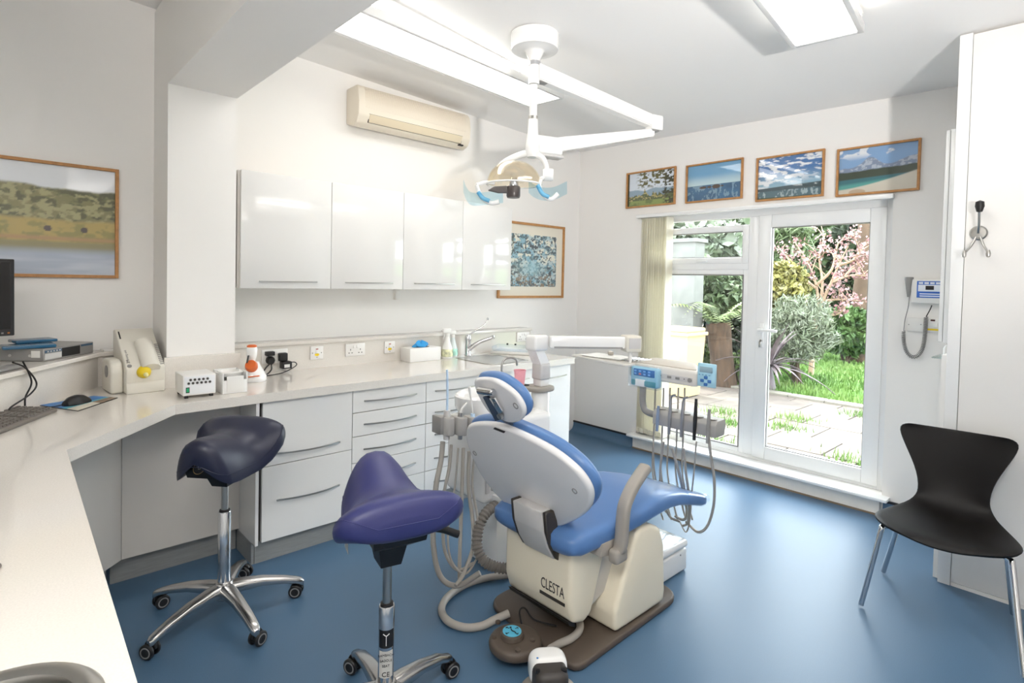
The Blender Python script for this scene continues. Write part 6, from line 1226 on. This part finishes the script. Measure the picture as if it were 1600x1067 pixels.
BT = thing('blossom_tree', 'pale-branched tree with clusters of pink blossom behind the door', 'tree', (0, 0, 0)); XT = 11.2; b0 = onx(1268, 560, XT); BT.location = (b0[0], b0[1], ZG-.03)
BR = mat('pale_branch', '#A08570', .8); PK = lf('pink_blossom', ['#D98C92', '#EDB4B4', '#F6D4CF'], 8)
def TP_(px, py, dx=0): q = onx(px, py, XT+dx); return Vector(tuple(q))
mb = MB(); rb = random.Random(2); ends = []
mb.tube([(b0[0], b0[1], ZG-.03), TP_(1272, 520), TP_(1282, 480)], [.05, .045, .035], 8)
for pts in (((1282, 480), (1300, 440), (1325, 425), (1362, 396)), ((1282, 480), (1295, 450), (1310, 415), (1325, 385)), ((1280, 485), (1275, 445), (1262, 410), (1240, 375)), ((1282, 480), (1285, 440), (1280, 400), (1290, 365)), ((1300, 440), (1330, 430), (1358, 432)), ((1310, 415), (1335, 405), (1348, 385)), ((1276, 445), (1300, 420), (1310, 380), (1335, 370)), ((1275, 450), (1250, 430), (1228, 400), (1215, 385)), ((1284, 470), (1310, 468), (1345, 470)), ((1280, 490), (1310, 490), (1332, 462))):
    dx = rb.uniform(-.5, .5); P_ = [TP_(px, py, dx*i/len(pts)) for i, (px, py) in enumerate(pts)]; mb.tube(P_, [.030, .022, .014, .008], 7, 5); sp_ = smooth_path(P_, 5); ends += [sp_[int(len(sp_)*f_)] for f_ in (.5, .65, .8, .92)]+[P_[-1]]
    for k in range(5):
        q = sp_[rb.randrange(3, len(sp_)-1)]; t_ = q+Vector((rb.uniform(-.2, .2), rb.uniform(-.28, .28), rb.uniform(.05, .35))); mb.tube([q, (q+t_)/2+UPV*.03, t_], [.010, .007, .004], 5, 3); ends.append(t_)
mb.build('branches', BR, BT)
vs, fs = [], []
for i, q in enumerate(ends):
    a, b = leaves(11, q, (.12, .12, .09), .065, .7, .2, 0, i); o_ = len(vs); vs += a; fs += [tuple(v+o_ for v in f) for f in b]
raw('blossom', PK, vs, fs, BT)
# tufts growing between the slabs
for i, (px, py) in enumerate(((1115, 660), (1135, 662), (1128, 645), (1110, 690), (1225, 668), (1240, 655), (1350, 650), (1335, 722))):
    c = onz(px, py, ZG); vs, fs = [], []
    for k in range(130):
        x, y = c[0]+rng.normal(0, .10), c[1]+rng.normal(0, .13); a = rng.random()*6.28; h_ = .04+.06*rng.random(); vs += [(x-.006*math.cos(a), y-.006*math.sin(a), ZG), (x+.006*math.cos(a), y+.006*math.sin(a), ZG), (x+rng.normal(0, .02), y+rng.normal(0, .02), ZG+h_)]; fs.append((3*k, 3*k+1, 3*k+2))
    g_ = raw('grass_tuft', MATS['grass_green'], vs, fs); tag(g_, ('grass tuft in the patio left of the hanging handpieces', 'grass tuft in the patio just right of the first, behind the handpieces', 'farthest grass tuft in the patio behind the left pane', 'nearest grass tuft in the patio behind the left pane', 'grass tuft in the patio at the left of the door pane', 'grass tuft beside the lawn edging at the left of the door pane', 'grass tuft beside the lawn edging at the right of the door pane', 'nearest grass tuft in the patio at the right of the door pane')[i], 'grass', 'grass tufts in the patio')
